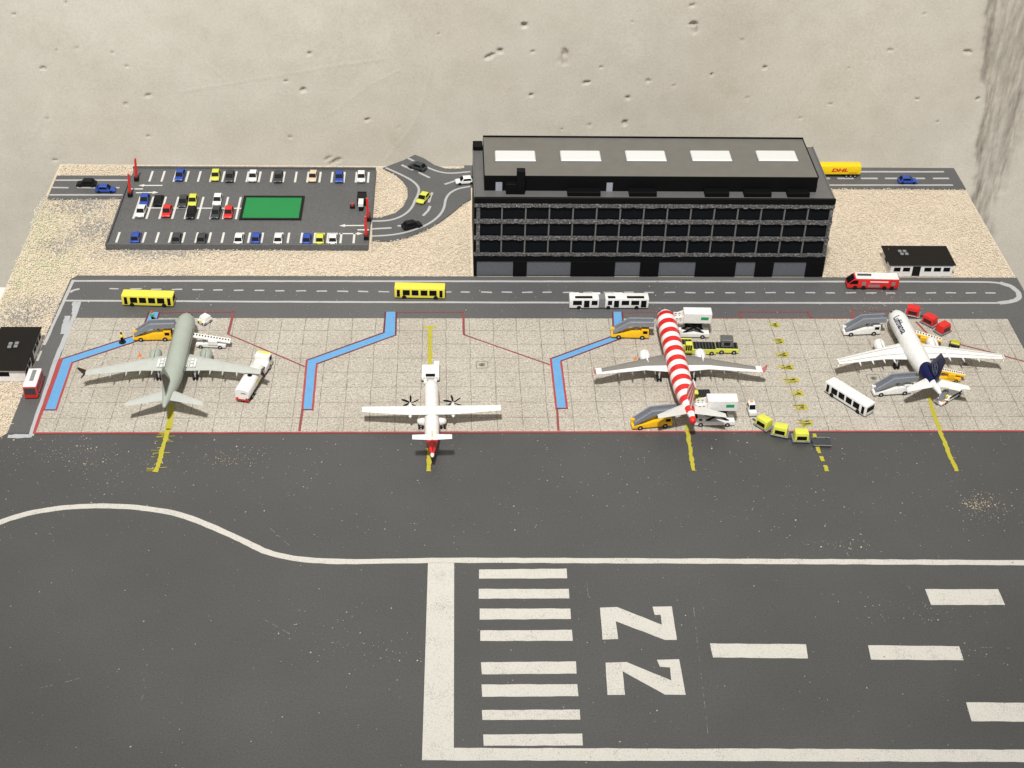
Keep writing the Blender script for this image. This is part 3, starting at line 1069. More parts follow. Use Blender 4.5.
# ------- terminal
T = thing('terminal_building', 'long black terminal building with five white skylights on its grey roof', 'building', (24.12, 5.9, 0))
TX0, TX1, TF, TB = -7.9, 7.93, -2.55, 2.5       # local extents
DK = 3.92
m_ = MB().box(TX0, TX1, TF + .10, TB, -.05, DK - .02)
m_.build('wall', TBLACK, T)
m_ = MB().box(TX0 + .06, TX1 - .06, TF + .10, TB - .08, DK - .018, DK)
deck = m_.build('roof', TDECK, T)
m_ = MB()
m_.box(TX0 - .01, TX1 + .01, TF - .02, TF + .098, 3.74, 4.0)
m_.build('parapet', TBLACK, T, bevel=.015)
MB().box(TX0 - .012, TX0 + .055, TF + .10, TB, 3.70, DK + .03).build('parapet', FRAMEG, T, bevel=.01)
MB().box(TX1 - .055, TX1 + .012, TF + .10, TB, 3.70, DK + .03).build('parapet', FRAMEG, T, bevel=.01)
for (z0, z1) in ((3.54, 3.72), (2.73, 2.90), (1.89, 2.05), (1.07, 1.19)):
    m_ = MB()
    nseg = 90
    for k in range(nseg):
        xa = TX0 + (TX1 - TX0) * k / nseg; xb = TX0 + (TX1 - TX0) * (k + 1) / nseg
        e = random.uniform(0, .03)
        m_.box(xa, xb + .0005 * (k % 2), TF - .02 - e, TF + .098, z0 + random.uniform(-.02, .02), z1 + random.uniform(-.02, .0) - .001)
    m_.build('facade_band', GLITTER, T)
bay = (TX1 - TX0 - .28) / 15
for k in range(16):
    xx = TX0 + .18 + bay * k
    w = .06 if 0 < k < 15 else .16
    m_ = MB().box(xx - w / 2, xx + w / 2, TF + .005, TF + .096, 1.21, 3.50)
    m_.build('column', FRAMEG if 0 < k < 15 else GLITTER, T)
for r_, (z0, z1) in enumerate(((2.95, 3.48), (2.12, 2.68), (1.23, 1.83))):
    for k in range(15):
        xa = TX0 + .18 + bay * k + .05
        MB().box(xa, xa + bay - .10, TF + .085, TF + .12, z0, z1).build('window', GLASS, T)
# ground floor
m_ = MB()
m_.box(TX0, TX1, TF + .0, TF + .099, .76, 1.03)
pan = [(476.7, 513), (526.8, 570.6), (615, 640), (658.9, 695.3), (735.7, 755), (773.5, 805.8)]
px_ = [(PY(a, 268, 3.35)[0] - 24.12, PY(b, 268, 3.35)[0] - 24.12) for a, b in pan]
edges = [TX0] + [v for ab in px_ for v in ab] + [TX1]
for k in range(0, len(edges), 2):
    m_.box(edges[k], edges[k + 1], TF + .0, TF + .0985, 0, .762)
m_.build('ground_floor_frame', TBLACK, T, bevel=.008)
for a, b in px_:
    MB().box(a - .01, b + .01, TF + .05, TF + .12, .0, .77).build('ground_floor_panel', TPANEL, T)
# set-back upper floor
U0, U1, UF, UB = 16.66 - 24.12, 31.33 - 24.12, 4.12 - 5.9, 7.72 - 5.9
UZ = 4.66
MB().box(U0, U1, UF, UB, DK - .01, UZ - .004).build('upper_floor', TBLACK, T, bevel=.01)
m_ = MB().box(U0 + .02, U1 - .02, UF + .02, UB - .0, UZ - .01, UZ)
MB().box(U0 + .01, U1 + .02, UB + .002, UB + .07, DK, UZ + .06).build('rear_parapet', TBLACK, T)
MB().box(U1 - .018, U1 + .03, UF + .03, UB, UZ - .05, UZ + .012).build('roof_edge', TBLACK, T)
uroof = m_.build('upper_roof', TROOF, T)
MB().box(TX0, U0 - .003, UB + .10, TB - .02, DK, DK + .22).build('corner_block', TBLACK, T, bevel=.01)
for (a, b) in ((493, 537.5), (558, 603), (623, 668.5), (688, 734), (753.5, 800)):
    xa, ya = P(a + .3, 151.3, UZ); xb, yb = P(b, 161.6, UZ)
    f_ = MB()
    x0_, x1_ = xa - 24.12 + .06, xb - 24.12 - .06
    y0_, y1_ = yb - 5.9, ya - 5.9
    MB().box(x0_ - .04, x1_ + .04, y0_ - .04, y1_ + .04, UZ + .0005, UZ + .012).build('skylight_frame', FRAMEG, T)
    sk = MB().frustum(x0_, x1_, x0_ + .05, x1_ - .05, y1_ - y0_, y1_ - y0_ - .1, UZ + .0125, UZ + .07, (y0_ + y1_) / 2)
    sk.build('skylight', SKYL, T, bevel=.01)
for (a, b) in ((495.5, 502), (606, 612)):
    xa = P(a, 190, DK)[0] - 24.12; xb = P(b, 190, DK)[0] - 24.12
    MB().box(xa, xb, UF - .02, UF + .03, DK, DK + .42).build('terrace_door', TDOOR, T)
for (a, b) in ((567, 600), (628.5, 656), (704, 728), (743, 770), (786, 808)):
    xa = P(a, 194, DK)[0] - 24.12; xb = P(b, 194, DK)[0] - 24.12
    MB().box(xa, xb, UF - .50, UF - .08, DK, DK + .22).build('terrace_planter', TBLACK, T, bevel=.01)
xa, xb = 17.6 - 24.12, 18.42 - 24.12
MB().box(xa, xb - .365, UF - .34, UF + .02, DK, 4.42).build('stair_block', TBLACK, T, bevel=.01)
MB().box(xb - .36, xb + .004, UF - .345, UF - .02, DK, 5.06).build('stair_block', TBLACK, T, bevel=.01)


# ------- huts
def hut(label, loc, rz, vent):
    h = thing('flat_roofed_hut', label, 'hut', loc, rz)
    L_, D_, H_ = 1.43, .78, .56
    m_ = MB().box(-L_, L_, -D_, D_, -.03, H_)
    m_.build('wall', WHITE, h, bevel=.008)
    m_ = MB().box(-L_ - .10, L_ + .09, -D_ - .05, D_ + .06, H_ + .0005, H_ + .055)
    rf = m_.build('roof', HUTROOF, h, bevel=.01)
    for a, b in ((0, 0), (.22, 0), (.04, -.24), (.26, -.24)):
        MB().box(vent[0] + a, vent[0] + a + .16, vent[1] + b, vent[1] + b + .16, H_ + .056, H_ + .12).build('roof_vent', MIDGREY, rf, bevel=.015)
    MB().box(-L_ + .14, -L_ + .17, D_ - .3, D_ - .27, H_ + .056, H_ + .085).build('roof_lamp', ORANGE, rf)
    for a, b in ((-1.28, -.98), (-.86, -.54), (.12, .44), (.56, .88), (1.0, 1.30)):
        w_ = MB().box(a, b, -D_ - .012, -D_ + .01, .24, .44).build('window', GLASS, h)
    MB().box(-.42, -.06, -D_ - .014, -D_ + .01, .0, .50).build('door', BLACK, h)
    for s in (-1, 1):
        MB().box(s * L_ - .012, s * L_ + .012, -.15, .25, .24, .44).build('window', GLASS, h)
    return h


hut('white walled hut with black flat roof on the gravel behind the red fire engine', (36.58, 4.22, 0), 0, (-.88, .22))
hut('black roofed white hut on the gravel at the far left beside the red minibus', (-2.58, -3.13, 0.0), PI / 2, (-.05, .05))

# ------- green mat in the car park
m_ = MB()
gx0, gy0 = P(240.5, 219.5, DZ); gx1, gy1 = P(303.5, 197.5, DZ)
GM = thing('green_mat', 'green rectangular mat with a black rim in the middle of the car park', 'mat', ((gx0 + gx1) / 2, (gy0 + gy1) / 2, DZ))
hx, hy = (gx1 - gx0) / 2, (gy1 - gy0) / 2
strip(m_, [(-hx, -hy), (hx, -hy), (hx, hy), (-hx, hy)], .13, .0, .06, closed=True)
m_.build('rim', BLACK, GM)
MB().box(-hx + .06, hx - .06, -hy + .06, hy - .06, .0005, .03).build('surface', MATGREEN, GM)


# ================================================================== CAR PARK EQUIPMENT
def barrier(label, x, y, z, tilt, rz, length=.75):
    b = thing('barrier', label, 'barrier', (x, y, z), rz, 'barriers of the car park')
    MB().box(-.11, .11, -.13, .13, 0, .22).build('base', BLACK, b, bevel=.015)
    d = Vector((math.cos(tilt), 0, math.sin(tilt)))
    p0 = Vector((0, -.0, .20)); p1 = p0 + d * length
    a = MB()
    n = Vector((-d.z, 0, d.x))
    ring = lambda c, w, t: [tuple(c + n * w + Vector((0, t, 0))), tuple(c - n * w + Vector((0, t, 0))), tuple(c - n * w - Vector((0, t, 0))), tuple(c + n * w - Vector((0, t, 0)))]
    a.loft([ring(p0, .065, .05), ring(p1, .045, .035)])
    a.build('arm', RED, b, bevel=.008)
    return b


bar_spots = ((136.8, 180.5, 'raised red barrier, rear one of two at the left entrance of the car park', 1.50),
             (130.5, 196.3, 'raised red barrier, front one of two at the left entrance of the car park', 1.52),
             (368.3, 220.5, 'raised red barrier beside the black kiosk, right side of the car park', 1.60),
             (366.3, 239, 'red barrier arm raised at the front right corner of the car park', 1.57))
for u_, v_, lab, tl in bar_spots:
    q_ = P(u_, v_, DZ)
    barrier(lab, q_[0], q_[1], DZ, tl, 0, 1.02)
k_ = P(362, 203, DZ)
KI = thing('entrance_kiosk', 'black kiosk with a white sign panel at the right entrance of the car park', 'kiosk', (k_[0], k_[1], DZ))
MB().box(-.22, .22, -.30, .34, 0, .42).build('body', BLACK, KI, bevel=.015)
MB().box(-.22, .22, .30, .345, .425, .44).build('roof_trim', DARKRED, KI)
s_ = P(360.5, 216, DZ)
MB().box(s_[0] - k_[0] - .12, s_[0] - k_[0] + .12, -.80, -.30, .24, .42).build('sign_panel', WHITE, KI, bevel=.01)
MB().box(s_[0] - k_[0] - .10, s_[0] - k_[0] + .10, -.78, -.30, 0, .239).build('panel_foot', BLACK, KI)
c_ = P(352.5, 208, DZ)
PO = thing('pay_post', 'small black post with a red top standing on the car park deck', 'post', (c_[0], c_[1], DZ))
MB().box(-.12, .12, -.09, .09, 0, .16).build('base', BLACK, PO, bevel=.02)
MB().cyl((0, 0, .16), (0, 0, .27), .075, 10, .06).build('head', RED, PO, bevel=.015)


# ================================================================== VEHICLES
def wheels(parent, xs, hw, r, w, hub=True):
    for x in xs:
        for s in (-1, 1):
            y = s * (hw - w / 2 + .004)
            wl = MB().cyl((x, y - w / 2, r), (x, y + w / 2, r), r, 14).build('wheel', TYRE, parent, smooth=35)
            if hub:
                MB().cyl((x, y + s * (w / 2 - .004), r), (x, y + s * (w / 2 + .005), r), r * .42, 10).build('hub', RIM, wl)


# ------- cars
def make_car(name):
    c = thing(name, 'car', 'car')
    L_, W = .48, .20
    m_ = MB()
    prof = [(-L_, .075), (L_, .075), (L_ + .005, .13), (L_ - .03, .165), (.20, .195), (-.40, .205), (-L_ + .01, .18)]
    m_.sideprof(prof, -W, W)
    A, Bq = (-.41, .24, -.29, .09), (.385, .33)
    m_.frustum(A[0], A[1], A[2], A[3], Bq[0], Bq[1], .19, .345)
    m_.build('body', BLUE, c, bevel=.022, seg=2, smooth=50)
    x0, x1, X0, X1 = A
    w, W2 = Bq[0] / 2, Bq[1] / 2
    z0, z1 = .19, .345
    f = lambda sx, s, top: ((x1 if sx > 0 else x0) if not top else (X1 if sx > 0 else X0), s * (W2 if top else w), z1 if top else z0)
    MB().panel(f(1, -1, 0), f(1, 1, 0), f(1, 1, 1), f(1, -1, 1), .04, .96, .03, .94, .010).build('windscreen', GLASS, c)
    MB().panel(f(-1, 1, 0), f(-1, -1, 0), f(-1, -1, 1), f(-1, 1, 1), .06, .94, .06, .94, .010).build('rear_window', GLASS, c)
    for s in (-1, 1):
        a, b = (f(-1, -1, 0), f(1, -1, 0)) if s < 0 else (f(1, 1, 0), f(-1, 1, 0))
        d, e = (f(-1, -1, 1), f(1, -1, 1)) if s < 0 else (f(1, 1, 1), f(-1, 1, 1))
        MB().panel(a, b, e, d, .12, .88, .22, .86, .008).build('side_window', GLASS, c)
    for s in (-1, 1):
        MB().box(L_ - .012, L_ + .008, s * .13 - .035, s * .13 + .035, .115, .145).build('headlight', RIM, c)
        MB().box(-L_ - .006, -L_ + .012, s * .14 - .03, s * .14 + .03, .135, .165).build('tail_light', CARGREY, c)
    wheels(c, (-.29, .29), W, .078, .06, False)
    return c


CARS = {'white': WHITE, 'blue': BLUE, 'red': RED, 'yellow': LIME, 'grey': CARGREY, 'black': BLACK, 'beige': BEIGE}
dn, up_ = -PI / 2, PI / 2
GC = 'cars in the car park'
cars = [
    ('blue', 180, 174.7, dn, 'blue car, leftmost in the rear row of the car park'),
    ('yellow', 215.5, 174.7, dn, 'yellow car in the rear row of the car park, left of a dark grey car'),
    ('grey', 229.9, 176, dn, 'dark grey car in the rear row of the car park, right beside the yellow car'),
    ('white', 253, 175.6, dn, 'white car in the rear row of the car park, right of a dark grey car'),
    ('grey', 278.4, 176.4, dn, 'dark grey car left of the beige car in the car park'),
    ('beige', 313, 175.8, dn, 'beige car in the rear row of the car park'),
    ('blue', 339.2, 176.4, dn, 'blue car in the rear row of the car park, right of the beige car'),
    ('white', 361.3, 176.2, dn, 'white car at the right end of the rear row of the car park'),
    ('blue', 144.6, 199.3, dn, 'blue car parked directly behind the white car at the left of the middle rows'),
    ('black', 158.5, 199.6, up_, 'black car next to the blue one at the left of the middle rows'),
    ('grey', 183.2, 201.0, dn, 'dark grey car left of the yellow car in the middle rows'),
    ('yellow', 192.8, 199.8, dn, 'yellow car in the middle rows, parked directly behind a black car'),
    ('white', 217.6, 199.2, dn, 'white car in the middle rows, parked directly behind a dark grey car'),
    ('white', 141.2, 210.8, dn, 'white car at the left end of the middle rows, in front of a blue car'),
    ('red', 167, 210.6, dn, 'red car in the middle rows, left one of the two red cars'),
    ('black', 191.2, 212.2, dn, 'black car in the middle rows, in front of the yellow car'),
    ('grey', 216, 212, dn, 'dark grey car in the middle rows, left beside a red car'),
    ('red', 228.6, 211.8, dn, 'red car in the middle rows, next to the green mat'),
    ('blue', 135.7, 236.6, up_, 'blue car, leftmost in the front row of the car park'),
    ('grey', 177, 237.4, up_, 'dark grey car in the front row of the car park, left one of two there'),
    ('grey', 202.1, 237.6, up_, 'dark grey car in the front row of the car park, right one of two there'),
    ('white', 239.1, 237.6, up_, 'white car in the front row of the car park, left beside a blue car'),
    ('blue', 256.2, 237.2, up_, 'blue car in the front row of the car park, between two white cars'),
    ('white', 278.5, 237.6, up_, 'white car in the front row of the car park, below the green mat'),
    ('blue', 307, 237.9, up_, 'blue car in the front row of the car park, left of the yellow car'),
    ('yellow', 320, 237.9, up_, 'yellow car in the front row of the car park'),
    ('white', 333, 237.9, up_, 'white car at the right end of the front row, beside the yellow car'),
]
car0 = make_car('parked_car')
for i, (cn, u, v, h, lab) in enumerate(cars):
    x, y = P(u, v, DZ + .16)
    loc = (x, y, DZ + .001); rz = h + random.uniform(-.05, .05)
    if i == 0:
        c = car0; c.location = loc; c.rotation_euler = (0, 0, rz); c['label'] = lab; c['group'] = GC
    else:
        c = dup(car0, loc, rz, lab, GC)
    recolour(c, CARS[cn])
GR = 'cars driving on the roads'
for cn, u, v, h, lab, zz in (('black', 86.5, 183.2, PI, 'black car driving on the access road at the far left', .005),
                         ('blue', 105.5, 189, 0, 'blue car driving on the access road towards the car park entrance', .005),
                         ('grey', 417.5, 166.5, 2.6, 'dark grey car at the top of the curved road junction near the wall', .009),
                         ('yellow', 423.2, 198, -1.95, 'yellow car driving on the curved road between car park and terminal', .009),
                         ('black', 411.8, 225.0, .42, 'black car driving on the curved road just right of the car park barrier', .009),
                         ('white', 465, 180.8, PI + .15, 'white car emerging from behind the left corner of the terminal', .009),
                         ('blue', 907.5, 180.3, 0, 'blue car driving on the road right of the terminal, behind the yellow lorry', .003)):
    x, y = P(u, v, .14)
    c = dup(car0, (x, y, zz), h, lab, GR)
    c.name = 'car'
    recolour(c, CARS[cn])


# ------- buses
def make_bus(label, L_=2.2, W=.50, H=.56, body=YELLOW, group=None):
    b = thing('city_bus', label, 'bus', group=group)
    hl, hw = L_ / 2, W / 2
    MB().box(-hl, hl, -hw, hw, .075, H).build('body', body, b, bevel=.025, seg=2, smooth=40)
    MB().box(-hl + .05, hl - .05, -hw + .03, hw - .03, .04, .08).build('underbody', BLACK, b)
    for s in (-1, 1):
        y0, y1 = (-hw - .008, -hw + .012) if s < 0 else (hw - .012, hw + .008)
        for x0, x1 in ((-.73, -.44), (-.34, -.06), (.05, .33), (.43, .73)):
            MB().box((x0 - .01) * L_ / 2.2, (x1 + .01) * L_ / 2.2, y0, y1, .205, .475).build('window', GLASS, b, bevel=.006)
        for x0, x1 in ((-1.0, -.86), (.86, 1.0)):
            MB().box(x0 * L_ / 2.2, x1 * L_ / 2.2, y0, y1, .12, .48).build('door', GLASS, b, bevel=.006)
    MB().box(hl - .01, hl + .008, -hw + .05, hw - .05, .24, .47).build('windscreen', GLASS, b, bevel=.006)
    MB().box(-hl - .008, -hl + .01, -hw + .06, hw - .06, .30, .47).build('rear_window', GLASS, b, bevel=.006)
    for s in (-1, 1):
        MB().box(-hl - .008, -hl + .01, s * .19 - .03, s * .19 + .03, .14, .18).build('tail_light', RED, b)
        MB().box(hl - .01, hl + .008, s * .17 - .04, s * .17 + .04, .13, .17).build('headlight', RIM, b)
    wheels(b, (-.68 * L_ / 2.2, .70 * L_ / 2.2), hw, .10, .07, False)
    return b


GB = 'buses on the service road and apron'
loc, h, _ = side_place((122, 306), (174.5, 307.5), .5)
bus = make_bus('yellow city bus on the service road above the grey aircraft', group=GB)
bus.location = (loc[0], loc[1] - .03, .001); bus.rotation_euler = (0, 0, h)
loc, h, _ = side_place((395, 299), (444.5, 300), .5)
dup(bus, (loc[0], loc[1], .001), h, 'yellow city bus on the service road ahead of the propeller aircraft', GB)
wb = make_bus('white apron bus parked askew between the striped and the white aircraft', 2.15, .54, .56, WHITE, GB)
wx_, wy_ = P(849, 399, .2)
wb.location = (wx_, wy_, .013); wb.rotation_euler = (0, 0, math.radians(-53))

# articulated bus
AB = thing('articulated_bus', 'white articulated bus with grey bellows on the service road beside the striped aircraft', 'bus', group=GB)
loc, h, _ = side_place((569, 309.5), (648, 309.5), .5)
AB.location = (loc[0], loc[1], .001); AB.rotation_euler = (0, 0, h)
hw, H = .25, .54
MB().box(-1.72, -.44, -hw, hw, .075, H).build('rear_body', WHITE, AB, bevel=.022, seg=2, smooth=40)
MB().box(-.16, 1.74, -hw, hw, .075, H).build('front_body', WHITE, AB, bevel=.022, seg=2, smooth=40)
m_ = MB()
for k in range(7):
    x = -.445 + k * .0415
    q = .012 if k % 2 else 0
    m_.box(x, x + .0415, -hw + .015 + q, hw - .015 - q, .08, H - .015 - q)
m_.build('bellows', MIDGREY, AB)
for s in (-1, 1):
    y0, y1 = (-hw - .008, -hw + .012) if s < 0 else (hw - .012, hw + .008)
    for x0, x1 in ((-1.57, -1.18), (-.76, -.50), (-.05, .14), (.55, .88), (.97, 1.32)):
        MB().box(x0, x1, y0, y1, .23, .455).build('window', GLASS, AB, bevel=.006)
    for x0, x1 in ((-1.09, -.85), (.22, .44), (1.40, 1.64)):
        MB().box(x0, x1, y0, y1, .11, .46).build('door', GLASS, AB, bevel=.006)
for x0, x1 in ((-1.48, -.72), (-.05, .28), (.78, 1.54)):
    MB().box(x0, x1, -hw + .05, -hw + .24, H - .005, H + .012).build('roof_strip', BLACK, AB, bevel=.01)
for x0, x1 in ((-1.68, -1.28), (-.72, -.36), (.22, .62)):
    MB().box(x0, x1, .10, .22, H + .0005, H + .05).build('roof_unit', OFFWHITE, AB, bevel=.01)
MB().box(1.73, 1.748, -hw + .05, hw - .05, .22, .46).build('windscreen', GLASS, AB, bevel=.006)
wheels(AB, (-1.30, -.02, 1.22), hw, .095, .07, False)

# red minibus at the left
MBs = thing('minibus', 'small red bus with a white roof beside the hut at the left edge', 'bus', group=GB)
x, y = P(34, 386, .2)
MBs.location = (x, y, .001); MBs.rotation_euler = (0, 0, PI / 2 + .02)
MB().box(-.62, .62, -.26, .26, .06, .60).build('body', RED, MBs, bevel=.02, seg=2, smooth=40)
MB().box(-.60, .60, -.255, .255, .58, .635).build('roof', WHITE, MBs, bevel=.02)
MB().box(-.25, .48, -.09, .07, .634, .650).build('roof_hatch', MIDGREY, MBs, bevel=.004)
MB().box(-.632, -.60, -.22, .22, .24, .56).build('rear_window', CARGREY, MBs, bevel=.006)
MB().box(.60, .632, -.22, .22, .24, .56).build('windscreen', GLASS, MBs, bevel=.006)
for s in (-1, 1):
    for x0, x1 in ((-.48, -.18), (-.08, .2), (.3, .55)):
        MB().box(x0, x1, s * .26 - .01, s * .26 + .01, .28, .5).build('side_window', CARGREY, MBs, bevel=.006)
wheels(MBs, (-.38, .38), .26, .09, .07)

# ------- fire engine
FE = thing('fire_engine', 'red fire engine with a white roof on the service road before the hut', 'fire engine')
loc, h, _ = side_place((846, 289.5), (898.5, 290.5), .54, 'p1')
FE.location = (loc[0], loc[1], .001); FE.rotation_euler = (0, 0, h)
m_ = MB()
m_.sideprof([(-1.14, .08), (1.15, .08), (1.17, .25), (1.05, .36), (.86, .56), (-1.14, .56)], -.27, .27)
m_.build('body', RED, FE, bevel=.025, seg=2, smooth=40)
MB().box(-1.11, .80, -.25, .25, .545, .60).build('roof', WHITE, FE, bevel=.015)
m_ = MB().panel((1.165, -.23, .26), (1.165, .23, .26), (.85, .23, .565), (.85, -.23, .565), .02, .98, .08, .97, .012)
m_.build('windscreen', GLASS, FE)
for s in (-1, 1):
    y0, y1 = (-.278, -.26) if s < 0 else (.26, .278)
    m_ = MB().sideprof([(1.10, .30), (.70, .30), (.70, .49), (.90, .49)], y0, y1)
    m_.build('side_window', GLASS, FE)
    MB().box(.34, .52, y0, y1, .24, .42).build('locker', MIDGREY, FE)
    MB().box(-.98, -.82, y0, y1, .26, .42).build('locker', MIDGREY, FE)
    MB().box(-.65, .16, y0, y1, .40, .46).build('white_stripe', WHITE, FE)
    MB().box(-.30, .22, y0, y1, .16, .27).build('grey_mark', MIDGREY, FE)
MB().box(.1, .72, -.05, .05, .601, .66).build('water_cannon', CARGREY, FE, bevel=.01)
wheels(FE, (-.85, -.52, .42, .80), .27, .105, .07, False)

# ------- yellow lorry
LO = thing('lorry', 'yellow lorry with red lettering on the road right behind the terminal', 'lorry')
loc, h, _ = side_place((804, 178), (861.5, 178), .5, 'p1')
LO.location = (loc[0], loc[1], .003); LO.rotation_euler = (0, 0, h)
TY = paint('lorry_yellow', (0.85, 0.60, 0.004), .4)
MB().box(-1.38, .82, -.25, .25, .20, .66).build('trailer', TY, LO, bevel=.03, seg=2, smooth=40)
MB().box(-1.3, .8, -.18, .18, .12, .205).build('chassis', BLACK, LO)
m_ = MB().sideprof([(.90, .08), (1.38, .08), (1.38, .32), (1.30, .58), (.90, .60)], -.24, .24)
m_.build('cab', TY, LO, bevel=.02, seg=2, smooth=40)
MB().panel((1.383, -.2, .33), (1.383, .2, .33), (1.305, .2, .57), (1.305, -.2, .57), 0, 1, 0, 1, .008).build('windscreen', GLASS, LO)
wheels(LO, (-1.12, -.90, -.68, 1.15), .25, .09, .07)


def text_mesh(txt, size, bold=0.0, shear=0.0):
    cu = bpy.data.curves.new('txt', 'FONT')
    cu.body = txt
    cu.size = size
    cu.offset = bold
    cu.shear = shear
    cu.align_x = 'CENTER'; cu.align_y = 'CENTER'
    cu.resolution_u = 3
    o = bpy.data.objects.new('txt', cu)
    COL.objects.link(o)
    dg = bpy.context.evaluated_depsgraph_get()
    me = bpy.data.meshes.new_from_object(o.evaluated_get(dg))
    bm = bmesh.new()
    bm.from_mesh(me)
    bmesh.ops.triangulate(bm, faces=bm.faces[:])
    bmesh.ops.subdivide_edges(bm, edges=bm.edges[:], cuts=4, use_grid_fill=True)
    bm.to_mesh(me)
    bm.free()
    V = [tuple(v.co) for v in me.vertices]
    F = [tuple(p.vertices) for p in me.polygons]
    bpy.data.objects.remove(o)
    bpy.data.curves.remove(cu)
    bpy.data.meshes.remove(me)
    return V, F


V, F = text_mesh('DHL', .25, .012, .25)
for s in (-1, 1):
    m_ = MB()
    m_.add([(s * -v[0] * 1.7 * -1 - .28, s * .256, .43 + v[1]) if s < 0 else (-v[0] * 1.7 - .28, .256, .43 + v[1]) for v in V], F)
    m_.build('lettering', RED, LO)
    MB().box(-1.2, -.78, s * .2555 - .002, s * .2555 + .002, .27, .30).build('red_stripe', RED, LO)


# ------- passenger stair trucks
def make_stairs(label, body, group='passenger stair trucks'):
    t_ = thing('stair_truck', label, 'stair truck', group=group)
    m_ = MB()
    m_.sideprof([(-.80, .09), (.80, .09), (.80, .22), (.40, .40), (.20, .40), (-.30, .27), (-.80, .22)], -.19, .19)
    m_.build('chassis', body, t_, bevel=.018, seg=2, smooth=40)
    MB().frustum(.45, .80, .47, .78, .38, .35, .21, .50).build('cab', body, t_, bevel=.018, seg=2, smooth=40)
    MB().box(.795, .806, -.15, .15, .30, .44).build('windscreen', GLASS, t_)
    for s in (-1, 1):
        MB().box(.53, .72, s * .186 - .008, s * .186 + .006, .31, .44).build('side_window', GLASS, t_)
    MB().box(-.80, -.64, .05, .20, .20, .38).build('rear_post', body, t_, bevel=.03, seg=2, smooth=40)
    # flight of steps, landing and side walls
    fl = [(-.72, .27), (-.02, .72), (.96, .74)]
    m_ = MB()
    n = 13
    for k in range(n):
        xa = fl[0][0] + (fl[1][0] - fl[0][0]) * k / n; xb = fl[0][0] + (fl[1][0] - fl[0][0]) * (k + 1) / n
        zb_ = fl[0][1] + (fl[1][1] - fl[0][1]) * k / n
        m_.box(xa, xb, -.13, .13, zb_ - .05, zb_ + .045)
    m_.box(fl[1][0], fl[2][0], -.13, .13, .68, .755)
    m_.build('steps', STAIRGREY, t_)
    for s in (-1, 1):
        m_ = MB()
        m_.sideprof([(-.74, .22), (-.74, .40), (-.06, .88), (.98, .90), (.98, .66), (0, .64)], s * .16 - .03, s * .16 + .03)
        m_.build('side_wall', STAIRLIGHT, t_, bevel=.012)
    for x, z1 in ((.25, .66), (-.35, .42)):
        MB().box(x - .04, x + .04, -.10, .10, .28, z1).build('lift_strut', MIDGREY, t_)
    wheels(t_, (-.48, .52), .19, .105, .06)
    return t_


def put(o, p1, p2, w, front='p2', z=.013, dy=0, dx=0):
    loc, h, _ = side_place(p1, p2, w, front, z)
    o.location = (loc[0] + dx, loc[1] + dy, z)
    o.rotation_euler = (0, 0, h)
    return o


st = put(make_stairs('yellow stair truck with grey steps at the nose of the grey aircraft', AMBER), (134, 342), (171.5, 341.5), .38)
st2 = put(copy_tree(st), (612, 339), (647.5, 340), .38)
st2['label'] = 'yellow stair truck with grey steps at the front door of the striped aircraft'
st3 = put(copy_tree(st), (632, 431), (672, 427.5), .38)
st3['label'] = 'yellow stair truck with grey steps at the rear door of the striped aircraft'
sw = put(make_stairs('white stair truck with grey steps at the front door of the white aircraft', WHITE), (843, 337), (880, 335.5), .38)
sw2 = put(copy_tree(sw), (873, 397.5), (911, 395), .38)
sw2['label'] = 'white stair truck with grey steps under the rear door of the white aircraft'


# ------- catering trucks
def make_catering(label):
    t_ = thing('catering_truck', label, 'catering truck', group='catering trucks at the striped aircraft')
    MB().sideprof([(-.78, .08), (.80, .08), (.80, .32), (.68, .44), (.42, .44), (.38, .27), (-.78, .27)], -.23, .23).build('chassis', WHITE, t_, bevel=.016, seg=2, smooth=40)
    MB().panel((.803, -.18, .30), (.803, .18, .30), (.69, .18, .435), (.69, -.18, .435), 0, 1, .1, .95, .006).build('windscreen', GLASS, t_)
    for s in (-1, 1):
        MB().box(.52, .64, s * .23 - .008, s * .23 + .006, .31, .40).build('side_window', GLASS, t_)
    for s in (-1, 1):
        m_ = MB()
        for a, b in (((-.5, .27), (.30, .80)), ((.30, .27), (-.5, .80))):
            m_.sideprof([(a[0] - .06, a[1]), (a[0] + .06, a[1]), (b[0] + .06, b[1]), (b[0] - .06, b[1])], s * .15 - .03 + (0.002 if a[0] > 0 else 0), s * .15 + .03)
        m_.build('scissor_lift', BLACK, t_)
    MB().box(-.45, .28, -.10, .10, .50, .56).build('lift_beam', BLACK, t_)
    MB().box(-.80, .38, -.25, .25, .80, 1.29).build('box', WHITE, t_, bevel=.015)
    for s in (-1, 1):
        MB().box(-.66, -.34, s * .25 - .006, s * .25 + .006, .98, 1.12).build('green_mark', GREENMARK, t_)
    m_ = MB()
    m_.box(.381, .80, -.22, .22, .80, .86)
    m_.build('front_platform', WHITE, t_, bevel=.01)
    for s in (-1, 1):
        MB().sideprof([(.382, .861), (.78, .861), (.78, 1.06), (.60, 1.06), (.382, 1.16)], s * .20 - .018, s * .20 + .018).build('platform_railing', OFFWHITE, t_, bevel=.008)
    for s in (-1, 1):
        for x in (.48, .64):
            MB().box(x, x + .08, s * .20 - .022, s * .20 + .022, .98, 1.03).build('railing_gap', MIDGREY, t_)
            MB().cyl((x + .03, s * .20 - .022, .90), (x + .03, s * .20 + .022, .90), .022, 8).build('fitting', CARGREY, t_)
    wheels(t_, (-.50, .56), .23, .10, .06)
    return t_


